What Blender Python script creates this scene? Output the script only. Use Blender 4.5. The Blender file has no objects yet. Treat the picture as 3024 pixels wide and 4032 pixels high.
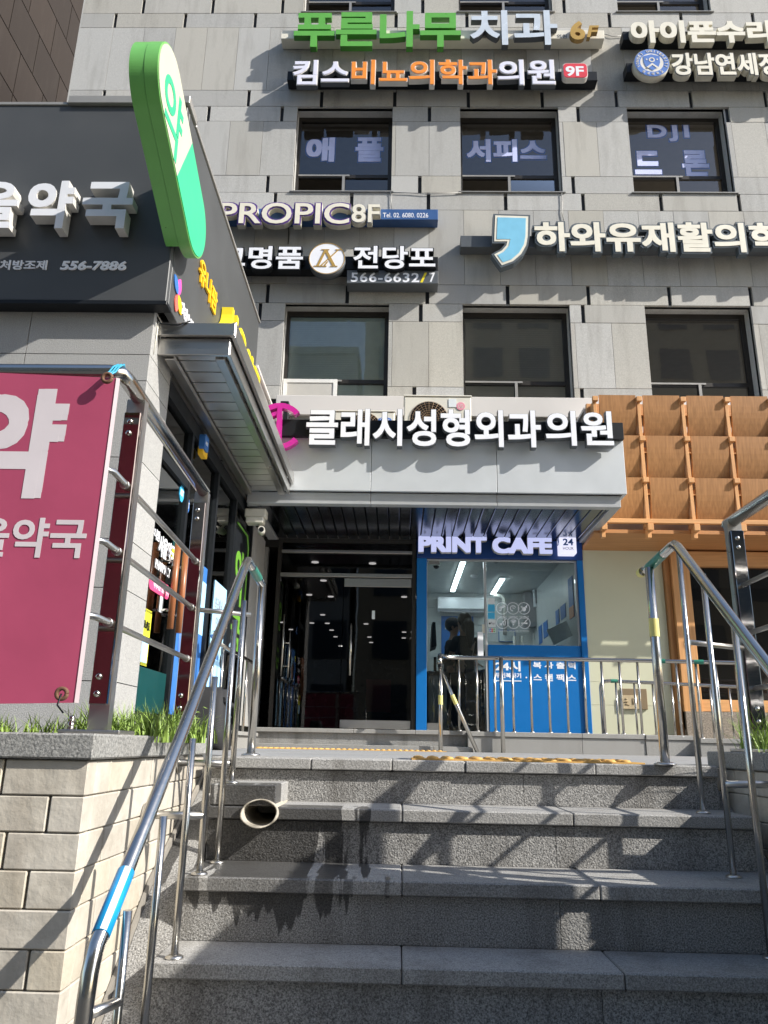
import bpy, bmesh, math, random
from mathutils import Vector, Matrix
random.seed(7)
S = bpy.context.scene
COL = S.collection

# ------------------------------------------------------------------ camera
FPX, PITCH, YAW, ROLL, CZ = 3050.0, math.radians(16.77), math.radians(1.25), math.radians(1.08), 0.054
_f = Vector((-math.sin(YAW)*math.cos(PITCH), math.cos(YAW)*math.cos(PITCH), math.sin(PITCH)))
_r0 = Vector((math.cos(YAW), math.sin(YAW), 0)); _u0 = _r0.cross(_f)
_r = _r0*math.cos(ROLL) + _u0*math.sin(ROLL); _u = -_r0*math.sin(ROLL) + _u0*math.cos(ROLL)
EYE = Vector((0, 0, CZ))
cam = bpy.data.cameras.new('camera'); camo = bpy.data.objects.new('camera', cam); COL.objects.link(camo)
cam.sensor_fit = 'VERTICAL'; cam.sensor_height = 36; cam.sensor_width = 27; cam.lens = FPX/4032*36
cam.clip_start = 0.05; cam.clip_end = 600
camo.matrix_world = Matrix(((_r.x, _u.x, -_f.x, EYE.x), (_r.y, _u.y, -_f.y, EYE.y), (_r.z, _u.z, -_f.z, EYE.z), (0, 0, 0, 1)))
S.camera = camo

# ------------------------------------------------------------------ sky, sun, exposure
SUN = Vector((2.45, -1.0, 1.92)).normalized()
w = bpy.data.worlds.new('World'); S.world = w; w.use_nodes = True
nt = w.node_tree; bg = nt.nodes['Background']
sky = nt.nodes.new('ShaderNodeTexSky'); sky.sky_type = 'NISHITA'; sky.sun_disc = False
sky.sun_elevation = math.asin(SUN.z); sky.sun_rotation = math.atan2(SUN.x, SUN.y)
nt.links.new(sky.outputs[0], bg.inputs[0]); bg.inputs[1].default_value = 0.145
sl = bpy.data.lights.new('sun', 'SUN'); so = bpy.data.objects.new('sun', sl); COL.objects.link(so)
sl.energy = 4.6; sl.angle = math.radians(0.5); sl.color = (1.0, 0.955, 0.88)
so.rotation_euler = (-SUN).to_track_quat('-Z', 'Y').to_euler()
S.view_settings.view_transform = 'Standard'; S.view_settings.look = 'None'
S.view_settings.exposure = 0.66; S.view_settings.gamma = 1.0
S.cycles.max_bounces = 10; S.cycles.transparent_max_bounces = 16

# pixel of the photo -> point on a plane that stands in the place
def _ray(x, y): return _r*((x-1512)/FPX) - _u*((y-2016)/FPX) + _f
def P(x, y, Y): d = _ray(x, y); return EYE + d*(Y/d.y)
def PX(x, y, X): d = _ray(x, y); return EYE + d*(X/d.x)
def PZ(x, y, Z): d = _ray(x, y); return EYE + d*((Z-CZ)/d.z)
def q(n, x, y): return ((n-1) % 3*1008 + x*.6076, (n-1)//3*1344 + y*.6076)

# ------------------------------------------------------------------ materials
def _mat(name):
    m = bpy.data.materials.new(name); m.use_nodes = True
    n = m.node_tree.nodes; return m, n, m.node_tree.links, n['Principled BSDF']
def plain(name, col, rough=.5, metal=0., var=.08, scale=8., bump=0., bscale=60., emit=0., spec=.5, coat=0.):
    m, n, l, b = _mat(name)
    b.inputs['Roughness'].default_value = rough; b.inputs['Metallic'].default_value = metal
    b.inputs['Specular IOR Level'].default_value = spec; b.inputs['Coat Weight'].default_value = coat
    tc = n.new('ShaderNodeTexCoord')
    no = n.new('ShaderNodeTexNoise'); no.inputs['Scale'].default_value = scale; no.inputs['Detail'].default_value = 6
    l.new(tc.outputs['Object'], no.inputs['Vector'])
    mr = n.new('ShaderNodeMapRange'); mr.inputs[1].default_value = .25; mr.inputs[2].default_value = .75
    mr.inputs[3].default_value = 1-var; mr.inputs[4].default_value = 1+var
    l.new(no.outputs[0], mr.inputs[0])
    mx = n.new('ShaderNodeMix'); mx.data_type = 'RGBA'; mx.blend_type = 'MULTIPLY'; mx.inputs[0].default_value = 1
    mx.inputs[6].default_value = (*col, 1); l.new(mr.outputs[0], mx.inputs[7])
    l.new(mx.outputs[2], b.inputs['Base Color'])
    mr2 = n.new('ShaderNodeMapRange'); mr2.inputs[3].default_value = max(0.02, rough-.05-var*.3); mr2.inputs[4].default_value = rough+.05+var*.3
    l.new(no.outputs[0], mr2.inputs[0]); l.new(mr2.outputs[0], b.inputs['Roughness'])
    if bump:
        n2 = n.new('ShaderNodeTexNoise'); n2.inputs['Scale'].default_value = bscale; n2.inputs['Detail'].default_value = 4
        l.new(tc.outputs['Object'], n2.inputs['Vector'])
        bp = n.new('ShaderNodeBump'); bp.inputs['Strength'].default_value = bump; bp.inputs['Distance'].default_value = .01
        l.new(n2.outputs[0], bp.inputs['Height']); l.new(bp.outputs[0], b.inputs['Normal'])
    if emit:
        b.inputs['Emission Color'].default_value = (*col, 1); b.inputs['Emission Strength'].default_value = emit
    return m
def stone(name, c_dark, c_light, grain=220., island=.16, bump=.35, rough=.75, stain=.25, stain_col=(.12, .10, .08), wet=None, bscale=130., warm=.0, coarse=0., dirt_z=None):
    """speckled stone: fine grain, a tint of its own for each loose slab, streaky dirt"""
    m, n, l, b = _mat(name)
    tc = n.new('ShaderNodeTexCoord'); ob = tc.outputs['Object']
    g = n.new('ShaderNodeTexNoise'); g.inputs['Scale'].default_value = grain; g.inputs['Detail'].default_value = 3; g.inputs['Roughness'].default_value = .7
    l.new(ob, g.inputs['Vector'])
    cr = n.new('ShaderNodeValToRGB'); e = cr.color_ramp.elements
    e[0].position = .36; e[0].color = (*c_dark, 1); e[1].position = .64; e[1].color = (*c_light, 1)
    l.new(g.outputs[0], cr.inputs[0]); out = cr.outputs[0]
    geo = n.new('ShaderNodeNewGeometry')
    mr = n.new('ShaderNodeMapRange'); mr.inputs[3].default_value = 1-island; mr.inputs[4].default_value = 1+island
    l.new(geo.outputs['Random Per Island'], mr.inputs[0])
    mx = n.new('ShaderNodeMix'); mx.data_type = 'RGBA'; mx.blend_type = 'MULTIPLY'; mx.inputs[0].default_value = 1
    l.new(out, mx.inputs[6]); l.new(mr.outputs[0], mx.inputs[7]); out = mx.outputs[2]
    if warm:
        wn = n.new('ShaderNodeMath'); wn.operation = 'FRACT'; wm = n.new('ShaderNodeMath'); wm.operation = 'MULTIPLY'; wm.inputs[1].default_value = 7.31
        l.new(geo.outputs['Random Per Island'], wm.inputs[0]); l.new(wm.outputs[0], wn.inputs[0])
        wr = n.new('ShaderNodeMapRange'); wr.inputs[1].default_value = .4; wr.inputs[4].default_value = warm
        l.new(wn.outputs[0], wr.inputs[0])
        m4 = n.new('ShaderNodeMix'); m4.data_type = 'RGBA'; m4.blend_type = 'MULTIPLY'; m4.inputs[7].default_value = (1.0, .93, .78, 1)
        l.new(wr.outputs[0], m4.inputs[0]); l.new(out, m4.inputs[6]); out = m4.outputs[2]
    mp = n.new('ShaderNodeMapping'); mp.inputs['Scale'].default_value = (3.6, 3.6, .55); l.new(ob, mp.inputs['Vector'])
    sn = n.new('ShaderNodeTexNoise'); sn.inputs['Scale'].default_value = 1.6; sn.inputs['Detail'].default_value = 8; sn.inputs['Roughness'].default_value = .62
    l.new(mp.outputs[0], sn.inputs['Vector'])
    sr = n.new('ShaderNodeMapRange'); sr.inputs[1].default_value = .5; sr.inputs[2].default_value = .78; sr.inputs[4].default_value = stain
    l.new(sn.outputs[0], sr.inputs[0])
    m2 = n.new('ShaderNodeMix'); m2.data_type = 'RGBA'; m2.inputs[7].default_value = (*stain_col, 1)
    l.new(sr.outputs[0], m2.inputs[0]); l.new(out, m2.inputs[6]); out = m2.outputs[2]
    if wet:   # water run-off below the drain pipe: (x centre, half width, y max)
        sx = n.new('ShaderNodeSeparateXYZ'); l.new(ob, sx.inputs[0])
        wn = n.new('ShaderNodeTexNoise'); wn.inputs['Scale'].default_value = 7; wn.inputs['Detail'].default_value = 5
        mpw = n.new('ShaderNodeMapping'); mpw.inputs['Scale'].default_value = (3.4, .4, .30); l.new(ob, mpw.inputs['Vector']); l.new(mpw.outputs[0], wn.inputs['Vector'])
        a = n.new('ShaderNodeMath'); a.operation = 'SUBTRACT'; a.inputs[1].default_value = wet[0]; l.new(sx.outputs[0], a.inputs[0])
        ab = n.new('ShaderNodeMath'); ab.operation = 'ABSOLUTE'; l.new(a.outputs[0], ab.inputs[0])
        k = n.new('ShaderNodeMath'); k.operation = 'MULTIPLY_ADD'; k.inputs[1].default_value = 1.1; k.inputs[2].default_value = -.55; l.new(wn.outputs[0], k.inputs[0])
        sm = n.new('ShaderNodeMath'); sm.operation = 'ADD'; l.new(ab.outputs[0], sm.inputs[0]); l.new(k.outputs[0], sm.inputs[1])
        zd = n.new('ShaderNodeMath'); zd.operation = 'MULTIPLY_ADD'; zd.inputs[1].default_value = -3.0; zd.inputs[2].default_value = -1.155; l.new(sx.outputs[2], zd.inputs[0])
        zr = n.new('ShaderNodeMath'); zr.operation = 'MAXIMUM'; zr.inputs[1].default_value = 0; l.new(zd.outputs[0], zr.inputs[0])
        s2 = n.new('ShaderNodeMath'); s2.operation = 'ADD'; l.new(sm.outputs[0], s2.inputs[0]); l.new(zr.outputs[0], s2.inputs[1]); sm = s2
        rr = n.new('ShaderNodeMapRange'); rr.inputs[1].default_value = wet[1]; rr.inputs[2].default_value = wet[1]+.035; rr.inputs[3].default_value = 1; rr.inputs[4].default_value = 0
        l.new(sm.outputs[0], rr.inputs[0])
        ylo = n.new('ShaderNodeMapRange'); ylo.inputs[1].default_value = 2.56; ylo.inputs[2].default_value = 2.60; l.new(sx.outputs[1], ylo.inputs[0])
        yy = n.new('ShaderNodeMapRange'); yy.inputs[1].default_value = wet[2]; yy.inputs[2].default_value = wet[2]+.01; yy.inputs[3].default_value = 1; yy.inputs[4].default_value = 0
        l.new(sx.outputs[1], yy.inputs[0])
        mm = n.new('ShaderNodeMath'); mm.operation = 'MULTIPLY'; l.new(rr.outputs[0], mm.inputs[0]); l.new(yy.outputs[0], mm.inputs[1])
        m0 = mm; mm = n.new('ShaderNodeMath'); mm.operation = 'MULTIPLY'; l.new(m0.outputs[0], mm.inputs[0]); l.new(ylo.outputs[0], mm.inputs[1])
        m3 = n.new('ShaderNodeMix'); m3.data_type = 'RGBA'; m3.blend_type = 'MULTIPLY'; m3.inputs[7].default_value = (.24, .24, .245, 1)
        l.new(mm.outputs[0], m3.inputs[0]); l.new(out, m3.inputs[6]); out = m3.outputs[2]
        rw = n.new('ShaderNodeMapRange'); rw.inputs[3].default_value = rough; rw.inputs[4].default_value = .28
        l.new(mm.outputs[0], rw.inputs[0]); l.new(rw.outputs[0], b.inputs['Roughness'])
    else: b.inputs['Roughness'].default_value = rough
    l.new(out, b.inputs['Base Color'])
    bn = n.new('ShaderNodeTexNoise'); bn.inputs['Scale'].default_value = bscale; bn.inputs['Detail'].default_value = 3
    l.new(ob, bn.inputs['Vector'])
    bp = n.new('ShaderNodeBump'); bp.inputs['Strength'].default_value = bump; bp.inputs['Distance'].default_value = .006
    l.new(bn.outputs[0], bp.inputs['Height'])
    if coarse:
        b2 = n.new('ShaderNodeTexNoise'); b2.inputs['Scale'].default_value = 14; b2.inputs['Detail'].default_value = 5; l.new(ob, b2.inputs['Vector'])
        bq = n.new('ShaderNodeBump'); bq.inputs['Strength'].default_value = coarse; bq.inputs['Distance'].default_value = .03
        l.new(b2.outputs[0], bq.inputs['Height']); l.new(bp.outputs[0], bq.inputs['Normal']); l.new(bq.outputs[0], b.inputs['Normal'])
    else: l.new(bp.outputs[0], b.inputs['Normal'])
    return m
def steel(name, col=(.62, .60, .57), rough=.16, streak=(1, 1, 60), amt=.12):
    m, n, l, b = _mat(name); b.inputs['Metallic'].default_value = 1; b.inputs['Base Color'].default_value = (*col, 1)
    tc = n.new('ShaderNodeTexCoord'); mp = n.new('ShaderNodeMapping'); mp.inputs['Scale'].default_value = streak; l.new(tc.outputs['Object'], mp.inputs['Vector'])
    no = n.new('ShaderNodeTexNoise'); no.inputs['Scale'].default_value = 6; no.inputs['Detail'].default_value = 7; l.new(mp.outputs[0], no.inputs['Vector'])
    mr = n.new('ShaderNodeMapRange'); mr.inputs[3].default_value = max(.03, rough-amt); mr.inputs[4].default_value = rough+amt
    l.new(no.outputs[0], mr.inputs[0]); l.new(mr.outputs[0], b.inputs['Roughness'])
    n2 = n.new('ShaderNodeTexNoise'); n2.inputs['Scale'].default_value = 5; n2.inputs['Detail'].default_value = 3; l.new(tc.outputs['Object'], n2.inputs['Vector'])
    bp = n.new('ShaderNodeBump'); bp.inputs['Strength'].default_value = .12; bp.inputs['Distance'].default_value = .008
    l.new(n2.outputs[0], bp.inputs['Height']); l.new(bp.outputs[0], b.inputs['Normal'])
    return m
def glass(name, tint=(.8, .85, .85), refl=.10, rough=.02):
    m = bpy.data.materials.new(name); m.use_nodes = True; n = m.node_tree.nodes; l = m.node_tree.links
    n.remove(n['Principled BSDF']); o = n['Material Output']
    t = n.new('ShaderNodeBsdfTransparent'); t.inputs[0].default_value = (*tint, 1)
    g = n.new('ShaderNodeBsdfGlossy'); g.inputs['Roughness'].default_value = rough
    tc = n.new('ShaderNodeTexCoord'); no = n.new('ShaderNodeTexNoise'); no.inputs['Scale'].default_value = 1.4; l.new(tc.outputs['Object'], no.inputs['Vector'])
    bp = n.new('ShaderNodeBump'); bp.inputs['Strength'].default_value = .05; bp.inputs['Distance'].default_value = .02
    l.new(no.outputs[0], bp.inputs['Height']); l.new(bp.outputs[0], g.inputs['Normal'])
    fr = n.new('ShaderNodeFresnel'); fr.inputs[0].default_value = 1.5
    ad = n.new('ShaderNodeMath'); ad.operation = 'ADD'; ad.inputs[1].default_value = refl; ad.use_clamp = True
    l.new(fr.outputs[0], ad.inputs[0])
    mx = n.new('ShaderNodeMixShader'); l.new(ad.outputs[0], mx.inputs[0]); l.new(t.outputs[0], mx.inputs[1]); l.new(g.outputs[0], mx.inputs[2])
    l.new(mx.outputs[0], o.inputs[0]); return m
def wood(name, c1, c2, axis='Z', rough=.5, scale=3.):
    m, n, l, b = _mat(name); b.inputs['Roughness'].default_value = rough
    tc = n.new('ShaderNodeTexCoord'); mp = n.new('ShaderNodeMapping')
    mp.inputs['Scale'].default_value = (14, 14, .8) if axis == 'Z' else ((.8, 14, 14) if axis == 'X' else (14, .8, 14))
    l.new(tc.outputs['Object'], mp.inputs['Vector'])
    no = n.new('ShaderNodeTexNoise'); no.inputs['Scale'].default_value = scale; no.inputs['Detail'].default_value = 7; l.new(mp.outputs[0], no.inputs['Vector'])
    cr = n.new('ShaderNodeValToRGB'); e = cr.color_ramp.elements; e[0].position = .3; e[0].color = (*c1, 1); e[1].position = .7; e[1].color = (*c2, 1)
    l.new(no.outputs[0], cr.inputs[0])
    geo = n.new('ShaderNodeNewGeometry'); mr = n.new('ShaderNodeMapRange'); mr.inputs[3].default_value = .88; mr.inputs[4].default_value = 1.12
    l.new(geo.outputs['Random Per Island'], mr.inputs[0])
    mx = n.new('ShaderNodeMix'); mx.data_type = 'RGBA'; mx.blend_type = 'MULTIPLY'; mx.inputs[0].default_value = 1
    l.new(cr.outputs[0], mx.inputs[6]); l.new(mr.outputs[0], mx.inputs[7]); l.new(mx.outputs[2], b.inputs['Base Color'])
    return m
def glow(name, col, strength):
    m = bpy.data.materials.new(name); m.use_nodes = True; n = m.node_tree.nodes; b = n['Principled BSDF']
    b.inputs['Base Color'].default_value = (*[c*.6 for c in col], 1); b.inputs['Emission Color'].default_value = (*col, 1); b.inputs['Emission Strength'].default_value = strength
    return m

M = dict(
 granite=stone('facade granite', (.35, .345, .33), (.52, .515, .49), grain=130, island=.10, bump=.3, stain=.34, warm=.55),
 backing=plain('joint shadow gap', (.035, .04, .05), .8),
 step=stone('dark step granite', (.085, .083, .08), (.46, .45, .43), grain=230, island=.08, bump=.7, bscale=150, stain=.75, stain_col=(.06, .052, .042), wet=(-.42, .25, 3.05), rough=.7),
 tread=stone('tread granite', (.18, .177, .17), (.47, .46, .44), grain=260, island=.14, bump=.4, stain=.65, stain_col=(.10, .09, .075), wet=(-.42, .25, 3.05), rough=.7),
 kerb=stone('grey kerb granite', (.20, .195, .185), (.34, .335, .32), grain=240, island=.08, bump=.25, stain=.3),
 cap=stone('cap granite', (.14, .14, .135), (.36, .355, .335), grain=150, island=.06, bump=.4, stain=.35, stain_col=(.08, .08, .07)),
 paving=stone('landing paving', (.22, .22, .22), (.34, .34, .335), grain=220, island=.06, bump=.15, stain=.25),
 pharm=stone('rough grey stone', (.26, .26, .255), (.44, .435, .42), grain=150, island=.05, bump=.45, bscale=140, stain=.12),
 brick=stone('sandy facing brick', (.47, .43, .365), (.57, .53, .46), grain=9, island=.06, bump=.15, bscale=90, stain=.55, stain_col=(.25, .20, .15), coarse=.18, warm=.5, rough=.6),
 mortar=plain('mortar', (.27, .25, .22), .9, var=.3, bump=.3),
 plinth=stone('speckled plinth stone', (.13, .105, .085), (.42, .36, .29), grain=60, island=.05, bump=.3, stain=.2),
 chrome=steel('polished stainless', (.54, .52, .48), .19, amt=.10),
 slat=steel('awning slat steel', (.78, .77, .75), .38, amt=.12),
 brushed=steel('brushed stainless', (.58, .565, .54), .32, amt=.12),
 soffit=steel('dark polished soffit steel', (.25, .28, .33), .19, amt=.08),
 bronze=steel('bronze mirror plate', (.42, .34, .29), .06, amt=.04),
 smoke=steel('dark mirror plate', (.22, .22, .23), .08, amt=.04),
 alu=plain('grey aluminium panel', (.56, .585, .60), .42, .12, .06, 3., .05, 4.),
 alutrim=plain('grey aluminium trim', (.45, .46, .465), .35, .2, .05),
 whiteband=plain('white metal band', (.62, .59, .56), .5, 0, .04, 2.),
 black=plain('black metal', (.010, .012, .015), .5, .0, .1, spec=.25),
 fascia=plain('charcoal painted panel', (.066, .069, .071), .5, .0, .10, 2.5, .03, 2.),
 darkframe=plain('dark bronze frame', (.05, .045, .04), .4, .5, .1),
 greyframe=plain('grey window rail', (.33, .32, .30), .45, .3),
 whiteframe=plain('white window frame', (.78, .77, .73), .4),
 room=plain('dim room', (.22, .20, .17), .9),
 blind=plain('teal blind', (.80, .92, .88), .7, 0, .05),
 blinddark=plain('grey blind', (.50, .48, .44), .7, 0, .05),
 winglass=glass('tinted window glass', (.97, .98, .97), .085),
 shopglass=glass('shop glass', (.80, .86, .86), .015),
 darkglass=glass('dark door glass', (.42, .42, .43), .0),
 pharmglass=glass('pharmacy glass', (.62, .70, .70), .03),
 decal=plain('pale window lettering', (.60, .65, .96), .6), decal2=plain('blue window outline', (.10, .22, .70), .6),
 green=plain('green sign face', (.13, .43, .06), .3, 0, .05, coat=.3), greenside=plain('green sign side', (.07, .27, .035), .35),
 silver=plain('silver sign face', (.72, .77, .80), .25, .25), darkside=plain('dark letter side', (.10, .11, .12), .4),
 cream=plain('cream sign face', (.80, .76, .64), .45, 0, .05), creamside=plain('cream sign side', (.62, .59, .49), .5, 0, .12),
 lilac=plain('lilac white face', (.78, .78, .90), .4, 0, .03), orange=plain('orange face', (.90, .30, .04), .4), edgewhite=plain('white letter edge', (.75, .72, .66), .4),
 white=plain('white face', (.85, .86, .90), .4, 0, .03), whiteside=plain('white letter side', (.66, .64, .60), .45, 0, .1),
 red=plain('red badge', (.72, .06, .08), .35), gold=plain('gold face', (.62, .38, .10), .3, .4), goldside=plain('gold side', (.35, .22, .07), .4, .3),
 navy=plain('navy bar', (.045, .11, .28), .35), blue=plain('emblem blue', (.10, .21, .55), .4), purple=plain('purple outline', (.09, .035, .22), .4),
 skyblue=plain('light blue face', (.22, .55, .75), .35, 0, .06), greyoutline=plain('slate outline', (.10, .12, .135), .4),
 magenta=plain('magenta letter', (.55, .02, .30), .25, 0, .04, coat=.4), yellow=plain('yellow letter', (.85, .70, .03), .35), amber=plain('amber letter', (.95, .55, .02), .4),
 mint=plain('mint face', (.045, .54, .26), .35, 0, .03), pill_green=plain('capsule green side', (.17, .48, .12), .35, 0, .06), ivory=plain('capsule ivory', (.54, .55, .43), .4, 0, .03),
 cafeblue=plain('cafe blue', (.004, .155, .47), .35, 0, .03), cafedark=plain('cafe deep blue', (.008, .05, .22), .4),
 litwhite=glow('lit letter', (.60, .64, .98), .5), litbox=glow('lit box', (.80, .80, 1.0), .6), tube=glow('lit tube', (.88, .97, 1.0), 11.0), downlight=glow('downlight', (1.0, .96, .90), 1.7),
 tile=plain('white wall tile', (.62, .64, .64), .35), ceil=plain('white ceiling', (.60, .62, .62), .7), floor=plain('shop floor', (.25, .25, .25), .4),
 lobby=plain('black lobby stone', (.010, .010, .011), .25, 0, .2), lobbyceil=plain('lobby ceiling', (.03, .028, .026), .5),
 creamwall=plain('cream render', (.60, .60, .44), .55, 0, .03, 2.), plaque=plain('tan plaque', (.50, .40, .25), .7, 0, .15, 20), plaqueframe=plain('dark tan frame', (.22, .16, .09), .7),
 ply=wood('brown plywood', (.31, .142, .044), (.45, .215, .075)), timber=wood('light timber', (.55, .27, .10), (.70, .37, .15), 'Z', .5), timberx=wood('light timber rail', (.55, .27, .10), (.70, .37, .15), 'X', .5),
 plysoff=wood('plywood soffit', (.45, .21, .075), (.58, .28, .11), 'X'),
 handle=wood('copper wood handle', (.22, .075, .025), (.34, .13, .05), 'Z', .35),
 banner=plain('maroon vinyl banner', (.44, .075, .145), .42, 0, .14, 2.2, .45, 3.), bannerwhite=plain('banner white print', (.66, .60, .62), .5, 0, .08, 3., .3, 3.), bannerback=plain('banner hem', (.52, .42, .44), .6),
 grass=plain('grass blade', (.22, .33, .06), .55, 0, .55, 14), soil=plain('planter soil', (.07, .055, .035), .95, 0, .3, 20, .5, 30),
 tactile=plain('tactile yellow', (.62, .36, .10), .7, 0, .2, 20), tape=plain('yellow tape', (.72, .66, .22), .5), bluetape=plain('blue tape', (.01, .30, .62), .35), greytape=plain('silver tape', (.62, .66, .68), .4), greentape=plain('green tape', (.03, .20, .14), .35),
 tie=plain('blue plastic tie', (.05, .36, .55), .4), pvc=plain('dirty ivory pipe', (.42, .38, .31), .6, 0, .4, 9), rust=plain('rusty ring', (.16, .08, .045), .8, 0, .3, 40),
 asphalt=plain('asphalt', (.05, .05, .05), .9, 0, .2, 10, .3, 80), brownwall=stone('brown stone wall', (.020, .013, .009), (.034, .023, .016), grain=60, island=.15, bump=.1, stain=.1, rough=.95),
 farwall=plain('far building stone', (.48, .46, .42), .8, 0, .1), farwarm=plain('far warm stone', (.55, .44, .30), .8, 0, .1), farglass=plain('far building glass', (.05, .07, .09), .15),
 acwhite=plain('air conditioner casing', (.70, .67, .58), .5, 0, .06), acgrille=plain('fan grille', (.28, .18, .10), .5, 0, .2), pinkdot=plain('faded pink mark', (.75, .30, .38), .6), 
 skin=plain('skin', (.45, .27, .19), .5), hair=plain('black hair', (.012, .010, .009), .4, 0, .3, 60), cloth=plain('black cloth', (.018, .018, .02), .8, 0, .15, 40), capcloth=plain('dark cap', (.02, .022, .03), .8),
 poster=plain('blue poster', (.04, .17, .50), .5, 0, .05), posterpale=plain('pale blue poster', (.36, .62, .86), .45, 0, .05, 3, emit=.25), posterorange=plain('orange poster strip', (.62, .22, .08), .5), paper=plain('white paper', (.72, .76, .77), .7),
 pink=plain('pink label', (.80, .08, .22), .4), posteryellow=plain('yellow poster', (.85, .85, .05), .5), teal=plain('teal film', (.008, .06, .06), .3), greenline=plain('green outline', (.14, .36, .04), .4),
 camwhite=plain('camera housing', (.68, .66, .58), .45), sky_sticker=plain('sticker blue', (.05, .42, .72), .5), redmark=plain('red mark', (.7, .05, .05), .5), greymark=plain('grey print', (.28, .28, .30), .6), violet=plain('violet petal', (.28, .10, .62), .4), coral=plain('coral petal', (.85, .16, .12), .4), hotpink=plain('pink petal', (.80, .10, .45), .4),
)

# ------------------------------------------------------------------ mesh helpers
class MB:
    def __init__(s): s.v = []; s.f = []; s.m = []; s.sm = []
    def add(s, vs, fs, mi=0, smooth=False):
        o = len(s.v); s.v += [tuple(v) for v in vs]
        for f in fs: s.f.append([i+o for i in f]); s.m.append(mi); s.sm.append(smooth)
        return s
    def box(s, x0, x1, y0, y1, z0, z1, mi=0, c=0.):
        if c:   # chamfered along the visible -y edges
            return s.prism([(x0+c, z0), (x1-c, z0), (x1, z0+c), (x1, z1-c), (x1-c, z1), (x0+c, z1), (x0, z1-c), (x0, z0+c)], 'Y', y0, y1, mi)
        vs = [(x, y, z) for x in (x0, x1) for y in (y0, y1) for z in (z0, z1)]
        return s.add(vs, [(0, 1, 3, 2), (4, 6, 7, 5), (0, 4, 5, 1), (2, 3, 7, 6), (0, 2, 6, 4), (1, 5, 7, 3)], mi)
    def bev(s, x0, x1, y0, y1, z0, z1, b=.004, mi=0):
        vs = []
        for (ax, ay, az) in ((b, 0, 0), (0, b, 0), (0, 0, b)):
            pass
        bm = bmesh.new(); bmesh.ops.create_cube(bm, size=1)
        for v in bm.verts: v.co = Vector(((x0+x1)/2+v.co.x*(x1-x0), (y0+y1)/2+v.co.y*(y1-y0), (z0+z1)/2+v.co.z*(z1-z0)))
        bmesh.ops.bevel(bm, geom=bm.edges[:], offset=b, segments=1, affect='EDGES')
        bm.verts.index_update(); s.add([v.co[:] for v in bm.verts], [[v.index for v in f.verts] for f in bm.faces], mi); bm.free(); return s
    def prism(s, poly, ax, a0, a1, mi=0, smooth=False):
        """poly in the two other axes, extruded along ax"""
        def mk(u, v, a): return {'X': (a, u, v), 'Y': (u, a, v), 'Z': (u, v, a)}[ax]
        n = len(poly); vs = [mk(u, v, a0) for u, v in poly] + [mk(u, v, a1) for u, v in poly]
        s.add(vs, [list(range(n)), list(range(2*n-1, n-1, -1))], mi)
        o = len(s.v)-2*n
        for i in range(n): s.f.append([o+i, o+(i+1) % n, o+n+(i+1) % n, o+n+i]); s.m.append(mi); s.sm.append(smooth)
        return s
    def tube(s, pts, r, seg=12, mi=0, caps=True, squash=1.):
        pts = [Vector(p) for p in pts]; n = len(pts); rs = r if isinstance(r, (list, tuple)) else [r]*n
        rings = []; prev = None
        for i, p in enumerate(pts):
            d = (pts[min(i+1, n-1)]-pts[max(i-1, 0)]).normalized()
            if prev is None:
                a = Vector((0, 0, 1)) if abs(d.z) < .9 else Vector((1, 0, 0))
                x = d.cross(a).normalized()
            else: x = (prev - d*prev.dot(d)).normalized()
            prev = x; y = d.cross(x)
            rings.append([p + (x*math.cos(t) + y*math.sin(t)*squash)*rs[i] for t in [2*math.pi*k/seg for k in range(seg)]])
        o = len(s.v); s.v += [tuple(v) for rg in rings for v in rg]
        for i in range(n-1):
            for k in range(seg):
                s.f.append([o+i*seg+k, o+i*seg+(k+1) % seg, o+(i+1)*seg+(k+1) % seg, o+(i+1)*seg+k]); s.m.append(mi); s.sm.append(True)
        if caps:
            s.f.append([o+k for k in range(seg)][::-1]); s.m.append(mi); s.sm.append(False)
            s.f.append([o+(n-1)*seg+k for k in range(seg)]); s.m.append(mi); s.sm.append(False)
        return s
    def ball(s, c, r, mi=0, seg=12, rings=8, sc=(1, 1, 1)):
        vs = []; fs = []
        for i in range(rings+1):
            th = math.pi*i/rings
            for k in range(seg):
                ph = 2*math.pi*k/seg
                vs.append((c[0]+r*sc[0]*math.sin(th)*math.cos(ph), c[1]+r*sc[1]*math.sin(th)*math.sin(ph), c[2]+r*sc[2]*math.cos(th)))
        for i in range(rings):
            for k in range(seg): fs.append((i*seg+k, i*seg+(k+1) % seg, (i+1)*seg+(k+1) % seg, (i+1)*seg+k))
        return s.add(vs, fs, mi, True)
    def build(s, name, mats, parent=None):
        me = bpy.data.meshes.new(name); me.from_pydata(s.v, [], s.f)
        mats = mats if isinstance(mats, (list, tuple)) else [mats]
        for m in mats: me.materials.append(M[m])
        me.polygons.foreach_set('material_index', s.m); me.polygons.foreach_set('use_smooth', s.sm)
        bm = bmesh.new(); bm.from_mesh(me); bmesh.ops.remove_doubles(bm, verts=bm.verts, dist=1e-6); bmesh.ops.recalc_face_normals(bm, faces=bm.faces); bm.to_mesh(me); bm.free()
        o = bpy.data.objects.new(name, me); COL.objects.link(o)
        if parent: adopt(o, parent)
        return o
def _world(o):
    m = Matrix.Translation(o.location)
    return m if o.parent is None else _world(o.parent) @ o.matrix_parent_inverse @ m
def adopt(o, parent):
    o.parent = parent; o.matrix_parent_inverse = _world(parent).inverted()
def tag(o, label, cat, group=None, kind=None):
    if label: o['label'] = label
    if cat: o['category'] = cat
    if group: o['group'] = group
    if kind: o['kind'] = kind
    return o
def thing(name, label, cat, loc, group=None):
    o = bpy.data.objects.new(name, None); o.location = loc; o.empty_display_size = .1; COL.objects.link(o)
    return tag(o, label, cat, group)
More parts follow.
